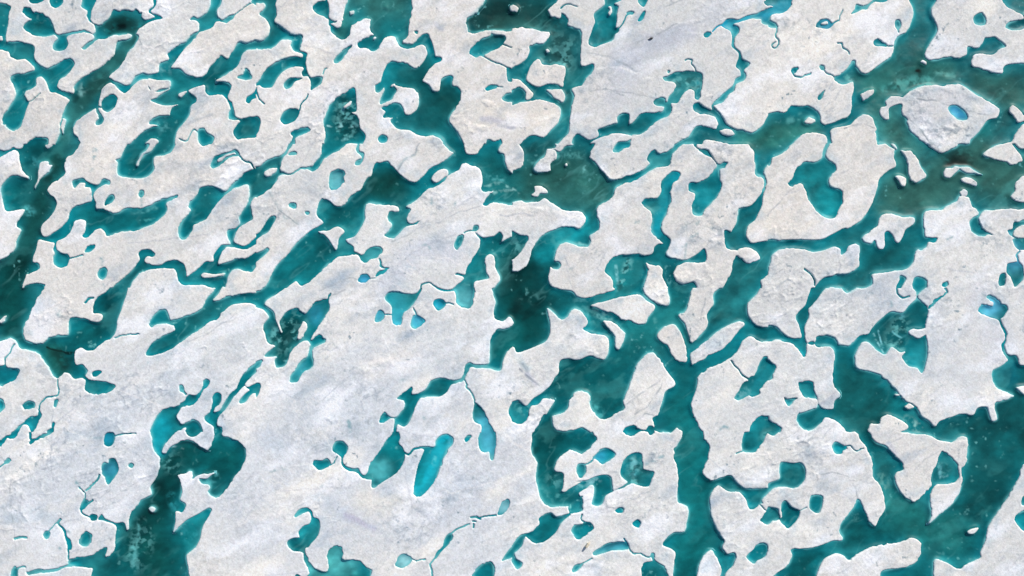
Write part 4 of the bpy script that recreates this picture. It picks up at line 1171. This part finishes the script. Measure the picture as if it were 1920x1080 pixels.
def stats(Lb, n):
    a = np.bincount(Lb[inside], minlength=n+1)*STEP*STEP
    bx = {}
    for i in np.where(a > 0)[0]:
        if i == 0: continue
    idx = np.where(inside & (Lb > 0)); lab = Lb[idx]; X = gx[idx[1]]; Y = gy[idx[0]]
    x0 = np.full(n+1, 1e9); x1 = np.full(n+1, -1e9); y0 = x0.copy(); y1 = x1.copy()
    np.minimum.at(x0, lab, X); np.maximum.at(x1, lab, X); np.minimum.at(y0, lab, Y); np.maximum.at(y1, lab, Y)
    return a, np.stack([x0, y0, x1, y1], 1)
ia, ibox = stats(ice_L, n_ice); wa, wbox = stats(wat_L, n_wat)

zw = (-.36*np.clip((b4-.58)/.42, 0, 1)**1.3*np.clip(.8+noise(50, 76, oct=3)*.8, .3, 1.5)-.25*np.clip((b12-.6)/.4, 0, 1)*np.clip((b4-.8)/.2, 0, 1)+.03*noise(9, 75)*np.clip((b4-.8)*5, 0, 1)).astype(np.float32)
tone = rng.uniform(.95, 1.05, (n_ice+1, 1))*(1+rng.uniform(-.02, .02, (n_ice+1, 1))*np.array([[1, 0, -1]])); tone[0] = 1
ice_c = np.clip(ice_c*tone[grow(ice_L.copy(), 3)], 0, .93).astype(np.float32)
PX = ((GX-960)*SC).astype(np.float32); PY = ((540-GY)*SC).astype(np.float32)
vid = np.arange(NX*NY).reshape(NY, NX)
def quads_of(Lg):
    q = np.minimum.reduce([Lg[:-1, :-1], Lg[1:, :-1], Lg[:-1, 1:], Lg[1:, 1:]])
    lab = np.where(q > 0, Lg[:-1, :-1], 0).ravel()
    ids = np.where(lab > 0)[0]
    o = ids[np.argsort(lab[ids], kind='stable')]; ls = lab[o]
    cuts = np.searchsorted(ls, np.arange(ls.max()+2))
    return o, cuts
def build(name, cells, Z, C, m, parent=None, origin=None, solid=0.0):
    r = cells//(NX-1); c = cells % (NX-1)
    q = np.stack([vid[r, c], vid[r+1, c], vid[r+1, c+1], vid[r, c+1]], 1).ravel()
    u, inv = np.unique(q, return_inverse=True)
    co = np.stack([PX.ravel()[u], PY.ravel()[u], Z.ravel()[u] if Z is not None else np.zeros(len(u), np.float32)], 1)
    if origin is not None: co = co-np.array(origin, np.float32)
    inv = inv.reshape(-1).astype(np.int32)
    cc = C.reshape(-1, 3)[u]
    n = len(cells); f = inv.reshape(-1, 4)
    if solid:                                   # side walls and an underside well below the water line
        ed = np.concatenate([f[:, [0, 1]], f[:, [1, 2]], f[:, [2, 3]], f[:, [3, 0]]])
        key = np.minimum(ed[:, 0], ed[:, 1]).astype(np.int64)*len(u)+np.maximum(ed[:, 0], ed[:, 1])
        _, fi, ct = np.unique(key, return_index=True, return_counts=True)
        e = ed[fi[ct == 1]]; bv, bi = np.unique(e, return_inverse=True); bi = bi.reshape(-1, 2)
        low = co[bv].copy(); low[:, 2] = -solid
        nb = len(u); co = np.concatenate([co, low]); cc = np.concatenate([cc, cc[bv]])
        side = np.stack([e[:, 1], e[:, 0], nb+bi[:, 0], nb+bi[:, 1]], 1)
        f = np.concatenate([f, side]).astype(np.int32)
    me = bpy.data.meshes.new(name)
    me.vertices.add(len(co)); me.vertices.foreach_set("co", co.astype(np.float32).ravel())
    me.loops.add(len(f)*4); me.loops.foreach_set("vertex_index", f.ravel())
    me.polygons.add(len(f)); me.polygons.foreach_set("loop_start", np.arange(0, len(f)*4, 4, dtype=np.int32))
    me.update(calc_edges=True)
    me.polygons.foreach_set("use_smooth", np.ones(len(f), bool))
    at = me.color_attributes.new("Col", 'FLOAT_COLOR', 'POINT')
    rgba = np.ones((len(co), 4), np.float32); rgba[:, :3] = cc
    at.data.foreach_set("color", rgba.ravel()); me.materials.append(m)
    o = bpy.data.objects.new(name, me); scene.collection.objects.link(o)
    if origin is not None: o.location = origin if parent is None else tuple(np.array(origin)-np.array(parent.location))
    if parent is not None: o.parent = parent
    return o

# ---------------------------------------------------------------- floes
names = []
for ln in FLOES.strip().split('\n'):
    bx, lb = ln.split('|'); names.append(([float(v) for v in bx.split()], lb.strip()))
oi, ci = quads_of(grow(ice_L.copy(), 3))
floes = {}; cand = []
for i in range(1, n_ice+1):
    if ia[i] < 20: continue
    for k, (bx, lb) in enumerate(names):
        d = np.abs(ibox[i]-np.array(bx)).max()
        cand.append((d, i, k))
cand.sort(); used_k = {}; lab_of = {}
for d, i, k in cand:
    if i in lab_of or k in used_k or d > 25: continue
    lab_of[i] = names[k][1]; used_k[k] = i
for i in range(1, n_ice+1):
    if ia[i] < 20: continue
    cells = oi[ci[i]:ci[i+1]]
    if len(cells) < 4: continue
    bx = ibox[i]; org = ((.5*(bx[0]+bx[2])-960)*SC, (540-.5*(bx[1]+bx[3]))*SC, 0.0)
    small = ia[i] < 200
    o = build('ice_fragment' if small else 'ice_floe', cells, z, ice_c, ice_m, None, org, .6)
    lb = lab_of.get(i)
    if lb is None: print('UNLABELLED FLOE', i, int(ia[i]), bx.astype(int)); lb = 'white ice floe in teal water'
    o['label'] = lb; o['category'] = 'ice fragment' if small else 'ice floe'
    o['group'] = 'small ice fragments adrift in the water' if small else 'ice floes divided by melt water channels'
    floes[i] = o
for k, (bx, lb) in enumerate(names):
    if k not in used_k: print('UNUSED LABEL', bx, lb)

# ---------------------------------------------------------------- melt water: channels and lakes are setting, enclosed ponds are part of their floe
ow, cw = quads_of(grow(wat_L.copy(), 2))
ice_near = grow(ice_L.copy(), 2)
for i in range(1, n_wat+1):
    cells = ow[cw[i]:cw[i+1]]
    if len(cells) < 3: continue
    if wa[i] > 20000:
        o = build('melt_water', cells, zw, wat_c, wat_m); o['kind'] = 'structure'; continue
    if wa[i] < 4: continue
    own = ice_near[wat_L == i]; own = own[own > 0]
    own = own[np.isin(own, list(floes.keys()))] if len(own) else own
    bx = wbox[i]; org = ((.5*(bx[0]+bx[2])-960)*SC, (540-.5*(bx[1]+bx[3]))*SC, 0.0)
    if len(own) == 0:
        o = build('melt_water', cells, zw, wat_c, wat_m); o['kind'] = 'structure'; continue
    par = floes[np.bincount(own).argmax()]
    long = max(bx[2]-bx[0], bx[3]-bx[1])
    thin = wa[i] < .20*long*long or wa[i]/(long+1) < 3.5
    build('melt_channel' if thin else 'melt_pond', cells, zw, wat_c, wat_m, par, org)

# open sea under and beyond the traced part
me = bpy.data.meshes.new('sea_water'); q = 2500
me.from_pydata([(-q, -q, -.95), (q, -q, -.95), (q, q, -.95), (-q, q, -.95)], [], [(0, 1, 2, 3)])
me.materials.append(sea_m); o = bpy.data.objects.new('sea_water', me); scene.collection.objects.link(o); o['kind'] = 'structure'

# ---------------------------------------------------------------- animals
def at_px(x, y):
    j = int(np.abs(gy-y).argmin()); i = int(np.abs(gx-x).argmin())
    return ((x-960)*SC, (540-y)*SC, float(z[j, i]))
def skin_animal(name, verts, edges, radii, m, loc, rz, root=0, sub=2):
    me = bpy.data.meshes.new(name); me.from_pydata(verts, edges, [])
    o = bpy.data.objects.new(name, me); scene.collection.objects.link(o)
    md = o.modifiers.new("skin", 'SKIN'); md.use_smooth_shade = True
    ly = me.skin_vertices[0] if me.skin_vertices else None
    if ly is None:
        bpy.context.view_layer.objects.active = o
        me.attributes  # layer is created with the modifier on first evaluation
    for k, r in enumerate(radii):
        ly.data[k].radius = r if isinstance(r, tuple) else (r, r)
        ly.data[k].use_root = (k == root)
    ss = o.modifiers.new("sub", 'SUBSURF'); ss.levels = sub; ss.render_levels = sub
    me.materials.append(m); o.location = loc; o.rotation_euler = (0, 0, rz)
    return o
def plain(name, c, r):
    m, N, L, P = mat(name, r)
    n = N.new("ShaderNodeTexNoise"); n.inputs["Scale"].default_value = 9; n.inputs["Detail"].default_value = 5
    cr = N.new("ShaderNodeValToRGB"); cr.color_ramp.elements[0].color = (*[v*.75 for v in c], 1); cr.color_ramp.elements[1].color = (*c, 1)
    L.new(n.outputs[0], cr.inputs[0]); L.new(cr.outputs[0], P.inputs["Base Color"]); P.inputs["Roughness"].default_value = r
    return m
fur = plain("cream_fur", (.74, .66, .50), .9); nose_m = plain("dark_nose", (.02, .02, .02), .5)
# polar bear walking, facing the upper right; y is forward, feet at z = 0
V = [(0, -.62, 1.02), (0, -.25, 1.0), (0, .2, .98), (0, .55, 1.05), (0, .85, 1.08), (0, 1.08, 1.02), (0, 1.30, .94),   # rump .. muzzle
     (0, -.85, .92), (0, -.95, .82),                                                                         # tail
     (.2, .55, .72), (.22, .68, .42), (.22, .72, .10), (.22, .82, .05),                                       # front legs
     (-.2, .50, .72), (-.22, .36, .42), (-.22, .30, .10), (-.22, .40, .05),
     (.21, -.60, .70), (.23, -.42, .46), (.22, -.66, .26), (.22, -.62, .07), (.22, -.50, .05),                 # hind legs with hocks
     (-.21, -.62, .70), (-.23, -.62, .46), (-.22, -.92, .28), (-.22, -.98, .08), (-.22, -.86, .05),
     (.09, 1.02, 1.19), (-.09, 1.02, 1.19)]                                                                   # ears
E = [(0, 1), (1, 2), (2, 3), (3, 4), (4, 5), (5, 6), (0, 7), (7, 8), (3, 9), (9, 10), (10, 11), (11, 12), (3, 13), (13, 14), (14, 15), (15, 16),
     (0, 17), (17, 18), (18, 19), (19, 20), (20, 21), (0, 22), (22, 23), (23, 24), (24, 25), (25, 26), (5, 27), (5, 28)]
R = [.36, .39, .37, .31, .20, .17, .09, .10, .04, .17, .12, .10, .09, .17, .12, .10, .09, .20, .15, .10, .09, .09, .20, .15, .10, .09, .09, .05, .05]
def animal_mesh(name, V, E, R, m, loc, rz):
    """tapered tubes round the skeleton, merged into one continuous skin by a voxel remesh"""
    me = bpy.data.meshes.new(name); vv = []; ff = []
    def ball(c, r):
        base = len(vv); n = 10; mrings = 6
        for a in range(mrings+1):
            t = math.pi*a/mrings
            for k in range(n):
                p = 2*math.pi*k/n
                vv.append((c[0]+r*math.sin(t)*math.cos(p), c[1]+r*math.sin(t)*math.sin(p), c[2]+r*math.cos(t)))
        for a in range(mrings):
            for k in range(n):
                ff.append((base+a*n+k, base+a*n+(k+1) % n, base+(a+1)*n+(k+1) % n, base+(a+1)*n+k))
    for (i, j) in E:
        A = Vector(V[i]); B = Vector(V[j]); k = max(3, int((B-A).length/(.3*min(R[i], R[j])))+1)
        for s in range(k+1):
            t = s/k; ball(A.lerp(B, t), R[i]*(1-t)+R[j]*t)
    me.from_pydata(vv, [], ff)
    o = bpy.data.objects.new(name, me); scene.collection.objects.link(o)
    md = o.modifiers.new("remesh", 'REMESH'); md.mode = 'VOXEL'; md.voxel_size = .03; md.use_smooth_shade = True
    sm = o.modifiers.new("smooth", 'SMOOTH'); sm.iterations = 4; sm.factor = .5
    me.materials.append(m); o.location = loc; o.rotation_euler = (0, 0, rz)
    return o
def small_ball(name, parent, c, r, m, sc=(1, 1, 1)):
    me = bpy.data.meshes.new(name); vv = []; ff = []; n = 12; k2 = 8
    for a in range(k2+1):
        for k in range(n):
            t = math.pi*a/k2; p = 2*math.pi*k/n
            vv.append((r*sc[0]*math.sin(t)*math.cos(p), r*sc[1]*math.sin(t)*math.sin(p), r*sc[2]*math.cos(t)))
    for a in range(k2):
        for k in range(n): ff.append((a*n+k, a*n+(k+1) % n, (a+1)*n+(k+1) % n, (a+1)*n+k))
    me.from_pydata(vv, [], ff); me.materials.append(m)
    o = bpy.data.objects.new(name, me); scene.collection.objects.link(o); o.parent = parent; o.location = c
    return o
bear = animal_mesh('polar_bear', V, E, R, fur, at_px(1101, 1020), math.radians(-34))
bear['label'] = 'cream polar bear walking on the ice below a small oval pond'
bear['category'] = 'polar bear'
small_ball('nose', bear, (0, 1.385, .96), .04, nose_m)
for s in (-1, 1): small_ball('eye', bear, (s*.08, 1.20, 1.07), .018, nose_m)
# seal hauled out
seal_m = plain("dark_seal_skin", (.035, .032, .04), .6)
V = [(0, -.75, .12), (0, -.45, .18), (0, -.1, .24), (0, .25, .24), (0, .5, .22), (0, .66, .22), (0, .78, .19),
     (.14, -.95, .07), (-.14, -.95, .07), (.26, .22, .10), (.42, .10, .05), (-.26, .22, .10), (-.42, .10, .05)]
E = [(0, 1), (1, 2), (2, 3), (3, 4), (4, 5), (5, 6), (0, 7), (0, 8), (3, 9), (9, 10), (3, 11), (11, 12)]
R = [.08, .17, .25, .25, .17, .13, .07, .05, .05, .07, .04, .07, .04]
seal = animal_mesh('seal', V, E, R, seal_m, at_px(1220, 73), math.radians(-70))
seal['label'] = 'small dark seal lying alone on the bluish ice field near the top'
seal['category'] = 'seal'
print('floes', len(floes), 'grid', NX, NY)
